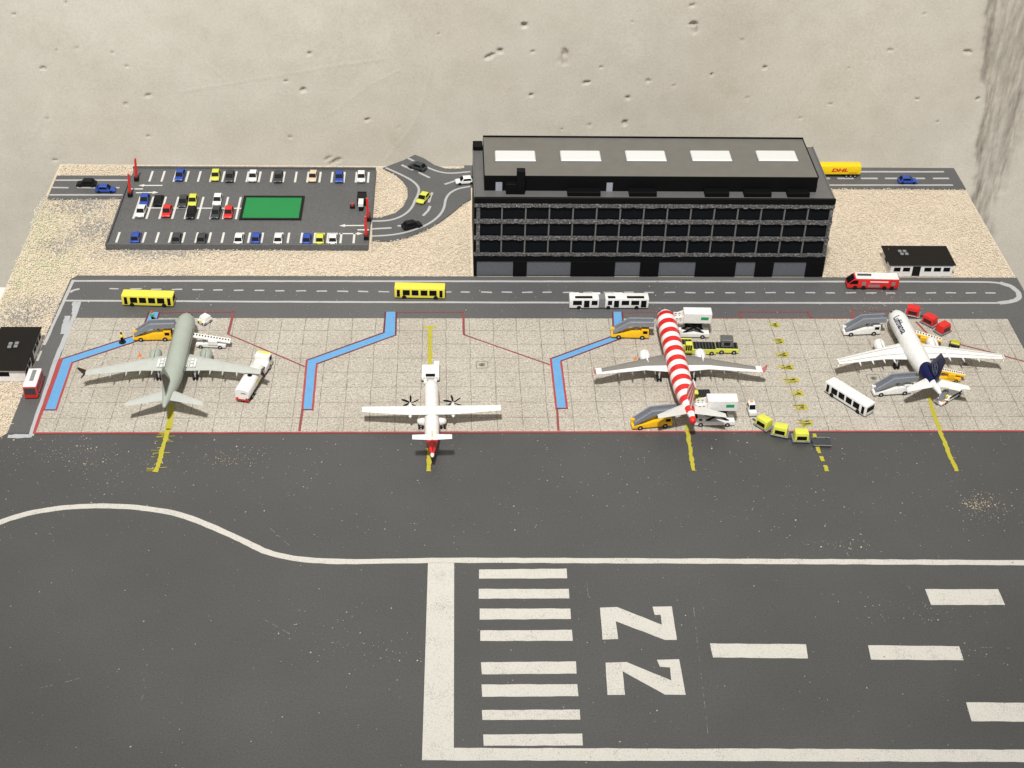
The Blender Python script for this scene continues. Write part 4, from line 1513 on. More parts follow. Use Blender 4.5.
ct = put(make_catering('white catering truck with raised box, at the nose of the striped aircraft'), (676, 338.5), (712, 339), .46, 'p1', dx=-.15)
ct2 = put(copy_tree(ct), (697, 427), (735.5, 427), .46, 'p1', dx=-.07)
ct2['label'] = 'white catering truck with raised box, at the tail of the striped aircraft'


# ------- cargo loaders
def make_loader(label):
    t_ = thing('cargo_loader', label, 'cargo loader', group='cargo loaders at the striped aircraft')
    MB().box(-.80, .95, -.27, .27, .06, .30).build('frame', LIME, t_, bevel=.012)
    MB().box(-.78, .15, -.255, .255, .301, .325).build('deck', CARGREY, t_)
    for k in range(7):
        x = -.74 + k * .13
        m_ = MB().sideprof([(x, .326), (x + .07, .326), (x + .07, .35), (x, .35)], -.22, .22)
        m_.build('roller', BLACK, t_)
    m_ = MB()
    for y in (-.27, .21):
        m_.box(.2, 1.0, y, y + .06, .30, .50)
    m_.build('bridge_side', LIME, t_, bevel=.01)
    MB().box(.22, 1.0, -.208, .208, .43, .46).build('bridge_deck', CARGREY, t_)
    for k in range(5):
        MB().box(.27 + k * .14, .33 + k * .14, -.19, .19, .461, .485).build('roller', BLACK, t_)
    MB().frustum(.25, .55, .27, .53, .26, .24, .30, .72, .40).build('operator_cab', LIME, t_, bevel=.012)
    for k in range(3):
        MB().box(.28 + k * .09, .345 + k * .09, .518, .535, .42, .66).build('cab_window', GLASS, t_)
    wheels(t_, (-.62, .62), .27, .10, .07)
    return t_


cl1 = put(make_loader('lime yellow cargo loader with black roller deck beside the wing of the striped aircraft'), (684, 355), (714, 355.5), .54, 'p1', dx=-.1)
cl2 = dup(cl1, (0, 0, 0), 0, 'lime yellow cargo loader half hidden between the rear catering truck and the striped fuselage')
x, y = P(699, 396, .2)
cl2.scale = (.58, 1, 1)
cl2.location = (x, y, .013); cl2.rotation_euler = (0, 0, PI + .03)
# dolly and its container
loc, h, _ = side_place((716, 354.5), (737, 355), .5)
DL = thing('container_transporter', 'lime yellow container dolly with black deck standing right of the cargo loader', 'dolly', (loc[0], loc[1], .013), h)
MB().box(-.48, .48, -.25, .25, .08, .28).build('frame', LIME, DL, bevel=.012)
MB().box(-.46, .46, -.22, .22, .281, .30).build('deck', CARGREY, DL)
for k in range(6):
    MB().box(-.43 + k * .15, -.36 + k * .15, -.20, .20, .301, .32).build('roller', BLACK, DL)
wheels(DL, (-.22, .30), .25, .105, .06)
UL = thing('air_cargo_container', 'grey air cargo container with a black hatch riding on the yellow dolly', 'container', (loc[0] - .03, loc[1] + .02, .335), h)
MB().frustum(-.22, .28, -.26, .26, .40, .40, 0, .36).build('shell', paint('container_grey', (.10, .105, .10)), UL, bevel=.02)
MB().box(-.12, .14, -.212, -.19, .08, .25).build('hatch', BLACK, UL, bevel=.01)


# ------- belt loaders
def make_belt(label, body, group='belt loaders at the aircraft'):
    t_ = thing('belt_loader', label, 'belt loader', group=group)
    MB().sideprof([(-.62, .08), (.62, .08), (.62, .20), (.2, .24), (-.4, .24), (-.62, .22)], -.17, .17).build('chassis', body, t_, bevel=.015, seg=2, smooth=40)
    m_ = MB().sideprof([(-.82, .27), (.78, .52), (.78, .60), (-.82, .35)], -.14, .14)
    m_.build('conveyor', body, t_, bevel=.012)
    MB().panel((-.80, -.10, .357), (.76, -.10, .601), (.76, .10, .601), (-.80, .10, .357), 0, 1, 0, 1, .004).build('belt', OFFWHITE, t_)
    for k in range(13):
        f_ = -.76 + k * .118
        z = .3555 + (f_ + .82) * .1562
        MB().panel((f_, -.045, z + .006), (f_ + .055, -.045, z + .0146), (f_ + .055, .045, z + .0146), (f_, .045, z + .006), 0, 1, 0, 1, .004).build('belt_cleat', BLACK, t_)
    MB().box(-.30, -.12, -.05, .05, .20, .38).build('prop', MIDGREY, t_)
    MB().box(.22, .34, -.05, .05, .20, .50).build('prop', MIDGREY, t_)
    MB().frustum(-.30, .10, -.28, .08, .13, .12, .22, .42, .14).build('driver_seat', body, t_, bevel=.01)
    wheels(t_, (-.38, .42), .17, .09, .05)
    return t_


bl = put(make_belt('white belt loader with dotted conveyor leaning to the right side of the grey aircraft', WHITE), (195.5, 348.5), (226.5, 349.5), .34, 'p1')
bly = make_belt('yellow belt loader half hidden behind the engine of the white aircraft', AMBER)
x, y = P(922, 337.5, .3); bly.location = (x, y, .013); bly.rotation_euler = (0, 0, PI - .30)
bly2 = copy_tree(bly)
bly2.scale = (.8, 1, 1)
x, y = P(948.5, 375.5, .25); bly2.location = (x, y, .013); bly2.rotation_euler = (0, 0, PI - .06)
bly2['label'] = 'yellow belt loader with dotted conveyor behind the blue tail of the white aircraft'

# ------- white service truck under the tail
SV = thing('service_truck', 'white service truck with black side band and grey boom under the white aircraft tail', 'service truck')
x, y = P(948.5, 396.5, .12); SV.location = (x, y, .013); SV.rotation_euler = (0, 0, math.radians(37))
MB().sideprof([(-.72, .08), (.74, .08), (.74, .24), (.62, .36), (.30, .36), (.2, .30), (-.30, .30), (-.40, .17), (-.72, .17)], -.20, .20).build('body', WHITE, SV, bevel=.015, seg=2, smooth=40)
for s in (-1, 1):
    MB().box(-.22, .56, s * .2 - .008, s * .2 + .008, .20, .29).build('side_band', GLASS, SV)
MB().sideprof([(-.62, .17), (-.44, .17), (-.22, .55), (-.36, .58)], -.10, .08).build('boom', STAIRGREY, SV, bevel=.01)
MB().box(-.56, -.44, -.17, -.08, .17, .24).build('orange_fitting', ORANGE, SV, bevel=.01)
MB().box(-.40, -.30, -.17, -.05, .30, .42).build('yellow_fitting', YELLOW, SV, bevel=.01)
wheels(SV, (-.38, .46), .20, .095, .05)

# ------- fuel tanker
FT = thing('fuel_tanker', 'white fuel tanker parked at the wing tip of the grey aircraft', 'tanker')
a, b = Vector((*P(241, 406), 0)), Vector((*P(267.5, 362), 0))
d = b - a
FT.location = ((a.x + b.x) / 2, (a.y + b.y) / 2, .013); FT.rotation_euler = (0, 0, math.atan2(d.y, d.x))
Lf = 1.45
FT.scale = (.94, 1.12, 1.06)
n = 16
rings = []
for x, k in ((-Lf, .9), (-Lf + .04, 1), (.48, 1), (.52, .9)):
    ring = []
    for q in range(n):
        an = 2 * PI * (q + .5) / n
        cx_, cz_ = math.cos(an), math.sin(an)
        p_ = 7.0
        rr = (abs(cx_) ** p_ + abs(cz_) ** p_) ** (-1 / p_)
        ring.append((x, cx_ * rr * .265 * k, .40 + cz_ * rr * .23 * k))
    rings.append(ring)
MB().loft(rings).build('tank', WHITE, FT, smooth=40)
MB().box(-1.36, 1.25, -.2, .2, .12, .20).build('chassis', BLACK, FT)
m_ = MB()
m_.box(.60, 1.05, -.27, .27, .16, .40)
m_.sideprof([(.98, .10), (1.45, .10), (1.46, .34), (1.38, .62), (1.0, .62)], -.27, .27)
m_.build('cab', WHITE, FT, bevel=.02, seg=2, smooth=40)
MB().panel((1.463, -.23, .36), (1.463, .23, .36), (1.388, .23, .6), (1.388, -.23, .6), 0, 1, 0, 1, .008).build('windscreen', GLASS, FT)
for s in (-1, 1):
    MB().box(1.10, 1.34, s * .27 - .008, s * .27 + .008, .38, .56).build('side_window', GLASS, FT)
    MB().box(-.5, -.2, s * .292 - .004, s * .292 + .004, .36, .46).build('yellow_mark', YELLOW, FT)
    MB().box(-Lf - .008, -Lf + .01, s * .17 - .035, s * .17 + .035, .20, .26).build('tail_light', RED, FT)
MB().box(1.27, 1.40, -.22, .22, .60, .632).build('roof_plate', YELLOW, FT)
MB().cyl((-.42, 0, .62), (-.42, 0, .66), .085, 14).build('hatch', BLACK, FT)
MB().box(-Lf - .006, -Lf + .01, -.16, .02, .44, .47).build('rear_plate', DARKRED, FT)
MB().box(-Lf - .012, -Lf + .03, -.25, .25, .13, .17).build('rear_bumper', RED, FT)
MB().box(.50, .60, -.24, .24, .13, .42).build('pump_cabinet', OFFWHITE, FT, bevel=.01)
wheels(FT, (-1.05, -.78, 1.12), .27, .11, .07)

# ------- tugs
TU = thing('pushback_tug', 'white pushback tug coupled to the nose of the propeller aircraft', 'tug', group='pushback tugs')
x, y = P(430.5, 374.5, .15); TU.location = (x, y, .013); TU.rotation_euler = (0, 0, -PI / 2)
MB().box(-.52, .36, -.36, .36, .08, .27).build('body', WHITE, TU, bevel=.03, seg=2, smooth=40)
m_ = MB().box(.36, .62, -.26, -.14, .08, .22); m_.box(.36, .62, .14, .26, .08, .22)
m_.box(.05, .40, -.28, .28, .26, .31)
m_.build('nose_fork', WHITE, TU, bevel=.02)
MB().box(.20, .385, -.19, .19, .305, .325).build('windscreen', GLASS, TU)
MB().box(-.60, -.40, .14, .36, .26, .40).build('cab', WHITE, TU, bevel=.02)
wheels(TU, (-.30, .26), .36, .10, .07)
TG = thing('pushback_tug', 'small white tug parked right of the nose of the grey aircraft', 'tug', group='pushback tugs')
TG.scale = (.8, .8, .85)
x, y = P(204.5, 320.5, .13); TG.location = (x, y, .013); TG.rotation_euler = (0, 0, math.radians(-128))
MB().box(-.34, .30, -.24, .24, .07, .24).build('body', WHITE, TG, bevel=.02, seg=2, smooth=40)
MB().frustum(-.30, .18, -.27, .10, .46, .42, .235, .40).build('cab', WHITE, TG, bevel=.02, seg=2, smooth=40)
for s in (-1, 1):
    MB().box(.29, .31, s * .15 - .05, s * .15 + .05, .10, .19).build('headlight', BLACK, TG)
MB().box(.20, .30, -.10, .10, .241, .26).build('yellow_plate', YELLOW, TG)
wheels(TG, (-.20, .18), .24, .08, .05)
BT = thing('baggage_tug', 'small white baggage tug at the head of the yellow luggage carts', 'tug', group='baggage tugs')
BT.scale = (.88, .88, .9)
x, y = P(751.5, 409.5, .15); BT.location = (x, y, .013); BT.rotation_euler = (0, 0, -PI / 2 + .06)
MB().box(-.28, .36, -.17, .17, .06, .24).build('body', WHITE, BT, bevel=.02, seg=2, smooth=40)
MB().frustum(-.28, .12, -.26, .02, .33, .30, .235, .46).build('cab', WHITE, BT, bevel=.02, seg=2, smooth=40)
MB().panel((.127, -.14, .25), (.127, .14, .25), (.027, .13, .45), (.027, -.13, .45), 0, 1, 0, .9, .008).build('windscreen', GLASS, BT)
for s in (-1, 1):
    MB().box(-.2, .02, s * .16 - .008, s * .16 + .008, .27, .40).build('side_window', GLASS, BT)
MB().box(-.22, -.12, -.06, .06, .461, .48).build('beacon', ORANGE, BT)
wheels(BT, (-.14, .24), .17, .075, .05)
LT = thing('baggage_tug', 'small lime yellow and black tug behind the right wing of the white aircraft', 'tug', group='baggage tugs')
LT.scale = (.68, .8, .85)
x, y = P(954.5, 344.5, .12); LT.location = (x, y, .013); LT.rotation_euler = (0, 0, 2.7)
MB().box(-.34, .32, -.18, .18, .05, .20).build('body', BLACK, LT, bevel=.02)
MB().box(-.32, .26, -.175, .175, .201, .31).build('bonnet', paint('olive_yellow', (.42, .40, .02)), LT, bevel=.03)
wheels(LT, (-.2, .2), .18, .07, .05)


# ------- traffic cones
def cone(label, u, v):
    x, y = P(u, v)
    c = thing('traffic_cone', label, 'cone', (x, y, .0125), 0, 'orange traffic cones')
    MB().box(-.07, .07, -.07, .07, 0, .018).build('base', ORANGE, c)
    MB().cyl((0, 0, .0185), (0, 0, .16), .05, 10, .012).build('body', ORANGE, c, smooth=40)


cone('orange traffic cone on the left side of an engine of the striped aircraft', 635.2, 359.5)
cone('orange traffic cone between an engine and the fuselage of the striped aircraft', 647.5, 354)
cone('tiny orange traffic cone left of the engine of the grey aircraft', 140, 356.5)


# ------- luggage carts
def make_cart(label, col, win, name='luggage_cart', cat='luggage cart', group=None):
    t_ = thing(name, label, cat, group=group)
    MB().box(-.34, .34, -.25, .25, .055, .10).build('bed', MIDGREY, t_, bevel=.01)
    MB().frustum(-.28, .28, -.26, .26, .44, .36, .101, .44).build('canopy', col, t_, bevel=.03, seg=2, smooth=40)
    for s in (-1, 1):
        y0, y1 = s * .22, s * .18
        p = [(-.2, y0, .12), (.2, y0, .12), (.2, y1, .43), (-.2, y1, .43)]
        if s > 0:
            p = [p[1], p[0], p[3], p[2]]
        MB().panel(*p, 0.02, .98, .10, .62, .009).build('opening', win, t_, bevel=.004)
    MB().box(.34, .56, -.02, .02, .06, .085).build('drawbar', CARGREY, t_)
    wheels(t_, (-.2, .2), .23, .055, .04, False)
    return t_


GY, GRr = 'yellow luggage carts', 'red luggage carts'
yc = make_cart('yellow luggage cart nearest the white baggage tug', LIME, GLASS, group=GY)
x, y = P(764, 423, .2); yc.location = (x, y, .013); yc.rotation_euler = (0, 0, math.radians(130))
x, y = P(780.5, 430.5, .2); dup(yc, (x, y, .013), math.radians(160), 'yellow luggage cart in the middle of its train of three', GY)
x, y = P(801, 436, .2); dup(yc, (x, y, .013), math.radians(178), 'yellow luggage cart at the rear of its train, beside the empty dolly', GY)
rc = make_cart('red luggage cart farthest from the apron, on the service road edge', RED, DARKRED, group=GRr)
x, y = P(913, 311, .22); rc.location = (x, y, .013); rc.rotation_euler = (0, 0, math.radians(-22))
x, y = P(930, 320, .22); dup(rc, (x, y, .013), math.radians(-48), 'red luggage cart in the middle of its train behind the white aircraft', GRr)
x, y = P(943, 328, .22); dup(rc, (x, y, .013), math.radians(-18 + 52), 'red luggage cart nearest the small lime tug', GRr)
ED = thing('flat_dolly', 'empty dark grey flat dolly at the end of the yellow luggage train', 'dolly')
x, y = P(821.5, 442.3, .05); ED.location = (x, y, .001); ED.rotation_euler = (0, 0, PI - .04)
MB().box(-.36, .36, -.26, .26, .05, .075).build('bed', CARGREY, ED, bevel=.006)
m_ = MB(); m_.box(-.36, .36, -.262, -.23, .076, .10); m_.box(-.36, .36, .23, .262, .076, .10)
m_.build('side_rail', MIDGREY, ED)
MB().box(.36, .55, -.02, .02, .05, .07).build('drawbar', BLACK, ED)
wheels(ED, (-.22, .22), .24, .05, .04, False)


# ------- people (body is one skinned figure)
def person(label, x, y, z, rz, shirt, trousers, cap, base=True, h=.56):
    k = h / 1.75
    J = [(0, 0, .95), (0, 0, 1.15), (0, 0, 1.40), (0, 0, 1.52), (0.02, 0, 1.64), (0.01, 0, 1.74),
         (0, .20, 1.40), (.05, .25, 1.14), (.14, .24, .92), (0, -.20, 1.40), (.05, -.25, 1.14), (.14, -.24, .92),
         (0, .10, .90), (.02, .11, .50), (-.01, .11, .08), (.12, .11, .03), (0, -.10, .90), (.02, -.11, .50), (-.01, -.11, .08), (.12, -.11, .03)]
    E_ = [(0, 1), (1, 2), (2, 3), (3, 4), (4, 5), (2, 6), (6, 7), (7, 8), (2, 9), (9, 10), (10, 11), (0, 12), (12, 13), (13, 14), (14, 15), (0, 16), (16, 17), (17, 18), (18, 19)]
    Rr = [q * 1.45 for q in (.15, .15, .17, .065, .105, .09, .075, .055, .045, .075, .055, .045, .095, .075, .05, .04, .095, .075, .05, .04)]
    me = bpy.data.meshes.new('person')
    me.from_pydata([(a * k, b * k, c * k) for a, b, c in J], E_, [])
    o = bpy.data.objects.new('person', me)
    COL.objects.link(o)
    md = o.modifiers.new('skin', 'SKIN')
    for i, sv in enumerate(me.skin_vertices[0].data):
        sv.radius = (Rr[i] * k, Rr[i] * k)
        sv.use_root = (i == 0)
    o.modifiers.new('sub', 'SUBSURF').levels = 1
    dg = bpy.context.evaluated_depsgraph_get()
    me2 = bpy.data.meshes.new_from_object(o.evaluated_get(dg))
    o.modifiers.clear()
    o.data = me2
    me2.materials.clear()
    for mt in (SKIN, shirt, trousers):
        me2.materials.append(mt)
    for p_ in me2.polygons:
        c = p_.center / k
        if c.z < .98: p_.material_index = 0 if (abs(c.y) > .19 and c.z > .8) else 2
        elif c.z < 1.47: p_.material_index = 1
    me2.shade_smooth()
    o.location = (x, y, z); o.rotation_euler = (0, 0, rz)
    tag(o, label, 'person')
    ca = MB()
    ca.loft([[(.01 * k + r * k * math.cos(q * PI / 5), r * k * math.sin(q * PI / 5), zz * k) for q in range(10)] for r, zz in ((.175, 1.68), (.17, 1.78), (.09, 1.86))])
    ca.box(.08 * k, .22 * k, -.09 * k, .09 * k, 1.70 * k, 1.72 * k)
    ca.build('cap', cap, o, smooth=50)
    MB().cyl((.03 * k, 0, -.003), (.03 * k, 0, .02), .15, 14).build('stand', BLACK, o)
    return o


x, y = P(122.5, 342.5, 0)
person('person in a yellow vest and black trousers standing on the blue walkway', x, y, .016, -1.2, YELLOW, BLACK, BLACK, h=.47)
x, y = P(153.5, 322.5, 0)
person('person with a red cap and green shirt standing above the stair truck', x, y, .016, -1.9, paint('shirt_green', (.04, .45, .22)), BLACK, RED)


# ================================================================== AIRCRAFT
def ring_ellipse(x, r, zc, n=24, wz=1.0):
    return [(x, r * math.cos(2 * PI * i / n), zc + r * wz * math.sin(2 * PI * i / n)) for i in range(n)]


def airfoil_half(sections, n=7):
    """sections: (x_le, y, z, chord, thick) from root to tip, x forward"""
    rings = []
    prof = [(0, 0), (.06, .42), (.25, .9), (.5, .8), (.8, .35), (1, .04), (1, -.04), (.8, -.12), (.5, -.30), (.2, -.42), (.05, -.28)]
    for (xl, y, z, c, t) in sections:
        rings.append([(xl - u * c, y, z + w * t) for u, w in prof])
    return rings


def fuselage(L, r, zc, wz=1.04, nose=None, tail=None, n=24):
    """x from +L/2 (nose tip) to -L/2 (tail end)"""
    nose = nose or [(0, .04, -.28), (.08, .24, -.27), (.25, .42, -.24), (.55, .62, -.17), (1.0, .80, -.09), (1.6, .94, -.03), (2.3, 1, 0)]
    tail = tail or [(7.2, 1, 0), (5.8, .95, .05), (4.4, .83, .16), (3.0, .65, .30), (1.6, .42, .44), (.6, .25, .52), (.12, .17, .54), (0, .09, .55)]
    rings = []
    for d, f, o in nose:
        rings.append(ring_ellipse(L / 2 - d * r, f * r, zc + o * r, n, wz))
    for d, f, o in tail:
        rings.append(ring_ellipse(-L / 2 + d * r, f * r, zc + o * r, n, wz))
    m = MB()
    m.loft([rg[::-1] for rg in rings])
    return m


def jet(label, pos, heading, L, r, zc, M, span, wing_x, chord, sweep, eng_r, eng_y, eng_x, tail_span, winglet=None, fin_h=1.1, name='airliner'):
    """M: dict of materials fus, wing, tail, fin, engine, tip"""
    A = thing(name, label, 'aircraft', (pos[0], pos[1], .013), heading, 'aircraft on the apron')
    fus = fuselage(L, r, zc).build('fuselage', M['fus'], A, smooth=50)
    root, kink, tip = chord
    for s in (-1, 1):
        yr, yk, yt = r * .55, span * .19, span / 2
        zr, zt = zc - r * .50, zc - r * .50 + span / 2 * .085
        zk = zr + (zt - zr) * (yk - yr) / (yt - yr)
        sec = [(wing_x, s * yr, zr, root, .07), (wing_x - (yk - yr) * sweep, s * yk, zk, kink, .055), (wing_x - (yt - yr) * sweep, s * yt, zt, tip, .022)]
        rg = airfoil_half(sec)
        m_ = MB().loft(rg if s > 0 else [q[::-1] for q in rg])
        # flap-track fairings
        for f in (.22, .36, .52, .70):
            y = yr + (yt - yr) * f
            if y < yk:
                t = (y - yr) / (yk - yr); c = root + (kink - root) * t; xle = wing_x - (y - yr) * sweep; z = zr + (zk - zr) * t
            else:
                t = (y - yk) / (yt - yk); c = kink + (tip - kink) * t; xle = wing_x - (y - yr) * sweep; z = zk + (zt - zk) * t
            xt = xle - c
            rr = [[(xx, s * y + w * math.cos(q * PI / 3), z - .035 + w * 1.2 * math.sin(q * PI / 3)) for q in range(6)] for xx, w in ((xt + .34, .008), (xt + .16, .040), (xt - .06, .036), (xt - .23, .008))]
            m_.loft([q[::-1] for q in rr])
        w_ = m_.build('wing', M['wing'], A, smooth=35)
        # painted panel patch at the root and lines
        if M.get('patch'):
            def wp(u, v):   # u spanwise 0..1 (root..kink), v chordwise
                xle = wing_x - (yk - yr) * sweep * u; c = root + (kink - root) * u
                zz = zr + (zk - zr) * u
                return (xle - c * v, s * (yr + (yk - yr) * u), zz + .075)
            for (u0, u1, v0, v1) in M['patch']:
                q = [wp(u0, v1), wp(u1, v1), wp(u1, v0), wp(u0, v0)]
                if s < 0: q = [q[1], q[0], q[3], q[2]]
                MB().panel(*q, 0, 1, 0, 1, .012).build('wing_marking', M['patchmat'], w_)
        if M.get('edge'):
            f0, f1 = .70, .985
            pts = []
            m_ = MB()
            for i in range(len(sec) - 1):
                (xa, ya, za, ca, ta), (xb, yb, zb_, cb, tb_) = sec[i], sec[i + 1]
                q = [(xa - ca * f0, ya, za + .55 * ta), (xa - ca * 1.01, ya, za + .05 * ta), (xb - cb * 1.01, yb, zb_ + .05 * tb_), (xb - cb * f0, yb, zb_ + .55 * tb_)]
                if s < 0: q = q[::-1]
                m_.panel(*q, 0, 1, 0, 1, .010)
            # leading slat line and pale tip
            m_.build('flap', M['edge'], w_)
            (xa, ya, za, ca, ta) = sec[2]
            t2 = .93
            MB().box(xa - ca * 1.02 + .02, xa + .07, min(ya, ya * t2), max(ya, ya * t2), za - .018, za + .036).build('wing_tip', M['edge'], w_, bevel=.01)
        # winglets
        xt, zt_ = wing_x - (yt - yr) * sweep, zt
        if winglet == 'split':
            m_ = MB()
            for dz, dy, dx in ((.38, .20, -.33), (-.17, .16, -.22)):
                a0 = [(xt + .02, s * yt, zt_), (xt - tip, s * yt, zt_)]
                b0 = [(xt + dx, s * (yt + dy), zt_ + dz), (xt + dx - .10, s * (yt + dy), zt_ + dz)]
                th = .016
                v = [(p[0], p[1] - th, p[2]) for p in (a0[0], a0[1], b0[1], b0[0])] + [(p[0], p[1] + th, p[2]) for p in (a0[0], a0[1], b0[1], b0[0])]
                m_.add(v, [(0, 1, 2, 3), (7, 6, 5, 4), (0, 4, 5, 1), (1, 5, 6, 2), (2, 6, 7, 3), (3, 7, 4, 0)])
            m_.build('winglet', M['tip'], A)
        elif winglet == 'curved':
            m_ = MB()
            pr = [(0, 0, 0, tip), (-.07, .06, .04, tip * .85), (-.15, .10, .14, tip * .6), (-.27, .13, .34, tip * .3)]
            rg = []
            for dx, dy, dz, c in pr:
                th = .012
                rg.append([(xt + dx, s * (yt + dy) - th, zt_ + dz), (xt + dx - c, s * (yt + dy) - th, zt_ + dz), (xt + dx - c, s * (yt + dy) + th, zt_ + dz), (xt + dx, s * (yt + dy) + th, zt_ + dz)])
            m_.loft(rg)
            m_.build('winglet', M['tip'], A, smooth=40)
        elif winglet == 'fence':
            m_ = MB().sideprof([(xt + .02, zt_), (xt - tip * .7, zt_ + .11), (xt - tip - .10, zt_ + .11), (xt - tip * .9, zt_), (xt - tip - .06, zt_ - .08), (xt - tip * .6, zt_ - .08)], s * yt - .014, s * yt + .014)
            m_.build('winglet', M['tip'], A)
        # engine
        ex, ey = wing_x - (eng_y - yr) * sweep + eng_x, s * eng_y
        ez = zr + (zt - zr) * (eng_y - yr) / (yt - yr) - eng_r * .95
        rings = []
        for dx, f in ((.0, .80), (-.02, .92), (-.10, 1.0), (-.32, 1.0), (-.55, .84), (-.68, .66), (-.70, .60)):
            rings.append([(ex + dx * eng_r * 3.3, ey + eng_r * f * math.cos(q * PI / 9), ez + eng_r * f * math.sin(q * PI / 9)) for q in range(18)])
        e_ = MB().loft([q[::-1] for q in rings], cap0=False)
        # inlet throat
        e_.loft([[(ex + dx, ey + rr * math.cos(q * PI / 9), ez + rr * math.sin(q * PI / 9)) for q in range(18)] for dx, rr in ((0, eng_r * .80), (-.10, eng_r * .74))], cap0=False)
        eo = e_.build('engine', M['engine'], A, smooth=45)
        MB().cyl((ex - .11, ey, ez), (ex - .08, ey, ez), eng_r * .73, 16).build('fan', CARGREY, eo)
        MB().cyl((ex - 2.25 * eng_r, ey, ez), (ex - 2.95 * eng_r, ey, ez), eng_r * .48, 12, eng_r * .22).build('exhaust_cone', MIDGREY, eo, smooth=40)
        MB().sideprof([(ex - .08, ez + eng_r * .85), (ex - .3, ez + eng_r * 1.25), (ex - 1.0, ez + eng_r * 1.15), (ex - .62, ez + eng_r * .5)], ey - .028, ey + .028).build('pylon', M['engine'], A)
        # tailplane
        tx = -L / 2 + r * 3.0
        zt2 = zc + r * .42
        sec = [(tx, s * r * .25, zt2, .68, .045), (tx - (tail_span / 2) * .62, s * tail_span / 2, zt2 + .09, .26, .016)]
        rg = airfoil_half(sec)
        MB().loft(rg if s > 0 else [q[::-1] for q in rg]).build('tailplane', M['tail'], A, smooth=35)
    # fin
    fx = -L / 2 + r * 4.0
    zf = zc + r * .55
    rings = []
    for (x0, x1, z, t) in ((fx + .38, fx - 1.06, zf, .05), (fx + .06, fx - 1.10, zf + .22, .045), (fx - .80, fx - 1.38, zf + fin_h, .016)):
        c = x0 - x1
        pr = [(0, 0), (.12, .8), (.4, 1), (.8, .5), (1, .08), (1, -.08), (.8, -.5), (.4, -1), (.12, -.8)]
        rings.append([(x0 - u * c, w * t, z) for u, w in pr])
    fin = MB().loft(rings).build('tail_fin', M['fin'], A, smooth=40)
    # cockpit windows
    m_ = MB()
    for s in (-1, 1):
        for a0, a1, d0, d1 in ((.18, .55, .62, .95), (.60, .95, .66, 1.15)):
            def cp(d, an):
                # point on the nose skin d (in r) behind the tip
                ns = [(0, .04, -.28), (.25, .42, -.24), (.55, .62, -.17), (1.0, .80, -.09), (1.6, .94, -.03)]
                fr = np.interp(d, [q[0] for q in ns], [q[1] for q in ns]); oo = np.interp(d, [q[0] for q in ns], [q[2] for q in ns])
                return (L / 2 - d * r, s * math.sin(an) * fr * r, zc + oo * r + math.cos(an) * fr * r * 1.04)
            q = [cp(d0, a0), cp(d0, a1), cp(d1, a1), cp(d1, a0)]
            if s > 0: q = q[::-1]
            m_.panel(*q, .05, .95, .05, .95, .012)
    m_.build('cockpit_window', GLASS, A)
    # cabin windows: rows of small panes
    if M.get('panes', True):
        for s in (-1, 1):
            x = L / 2 - r * 3.2
            an = math.radians(76)
            while x > -L / 2 + r * 6:
                y = s * r * math.sin(an); z = zc + r * 1.04 * math.cos(an)
                MB().box(x - .016, x + .016, y - .006, y + .006, z - .026, z + .026).build('cabin_window', CARGREY, A)
                x -= .085
    # landing gear
    def leg(x, y, ztop, wr, name='landing_gear'):
        g = MB().cyl((x, y, wr), (x, y, ztop), .040, 8).build(name, TAILGREY, A)
        for d in (-1, 1):
            MB().cyl((x, y + d * .065 - .036, wr), (x, y + d * .065 + .036, wr), wr, 12).build('wheel', TYRE, g, smooth=35)
    gx = wing_x - root * .93
    for s in (-1, 1):
        leg(gx, s * span * .105, zc - r * .45, .135)
    leg(L / 2 - r * 3.0, 0, zc - r * .8, .075, 'nose_gear')
    return A


H1 = math.radians(93.3)


def place_jet(nose_uv, tail_uv, L, r, zc):
    """crown of the nose and end of the tail cone in the photo -> centre, heading"""
    n = Vector(P(*nose_uv, zc + r * .8)); t = Vector(P(*tail_uv, zc + r * .55))
    d = (n - t).normalized()
    c = t + d * (L / 2)
    return (c.x, c.y), math.atan2(d.y, d.x)


PL = {}
pos, hd = place_jet((186, 313.3), (164, 407.5), 6.75, .40, .70)
MG = dict(fus=PLANEGREY, wing=PLANEGREY_L, tail=PLANEGREY_L, fin=PLANEGREY, engine=PLANEGREY, tip=DARKRED, patch=[(.10, .19, .30, .86), (.23, .26, .30, .5), (.23, .26, .6, .86), (.30, .40, .32, .44), (.30, .40, .52, .62), (.30, .40, .72, .85), (.43, .50, .32, .85)], patchmat=WHITE)
g_ = jet('grey green airliner with dark split winglets at the left of the apron', pos, hd, 6.75, .40, .70, MG, 6.9, .78, (1.22, .80, .32), .48, .25, 1.02, .68, 2.95, 'split', 1.42)
PL['grey'] = g_
pos, hd = place_jet((667.3, 316), (693.2, 422), 8.05, .42, .72)
MS = dict(fus=HOOPS, wing=WINGGREY, tail=TAILGREY, fin=WHITE, engine=WHITE, tip=paint('winglet_pink', (.50, .16, .16)), edge=WHITE, panes=False)
s_ = jet('airliner with red and white striped fuselage between two catering trucks', pos, hd, 8.05, .42, .72, MS, 6.75, 1.10, (1.28, .78, .34), .46, .235, 1.15, .66, 2.65, 'curved', 1.40)
PL['striped'] = s_
pos, hd = place_jet((902, 319), (940.3, 394), 6.25, .40, .70)
MW = dict(fus=WHITE, wing=WHITE, tail=WHITE, fin=NAVY, engine=WHITE, tip=WHITE, panes=False)
l_ = jet('white airliner with a dark blue tail at the right of the apron', pos, hd, 6.25, .40, .70, MW, 6.95, 1.02, (1.22, .80, .36), .44, .24, 1.14, .66, 2.55, 'fence', 1.42)
PL['white'] = l_

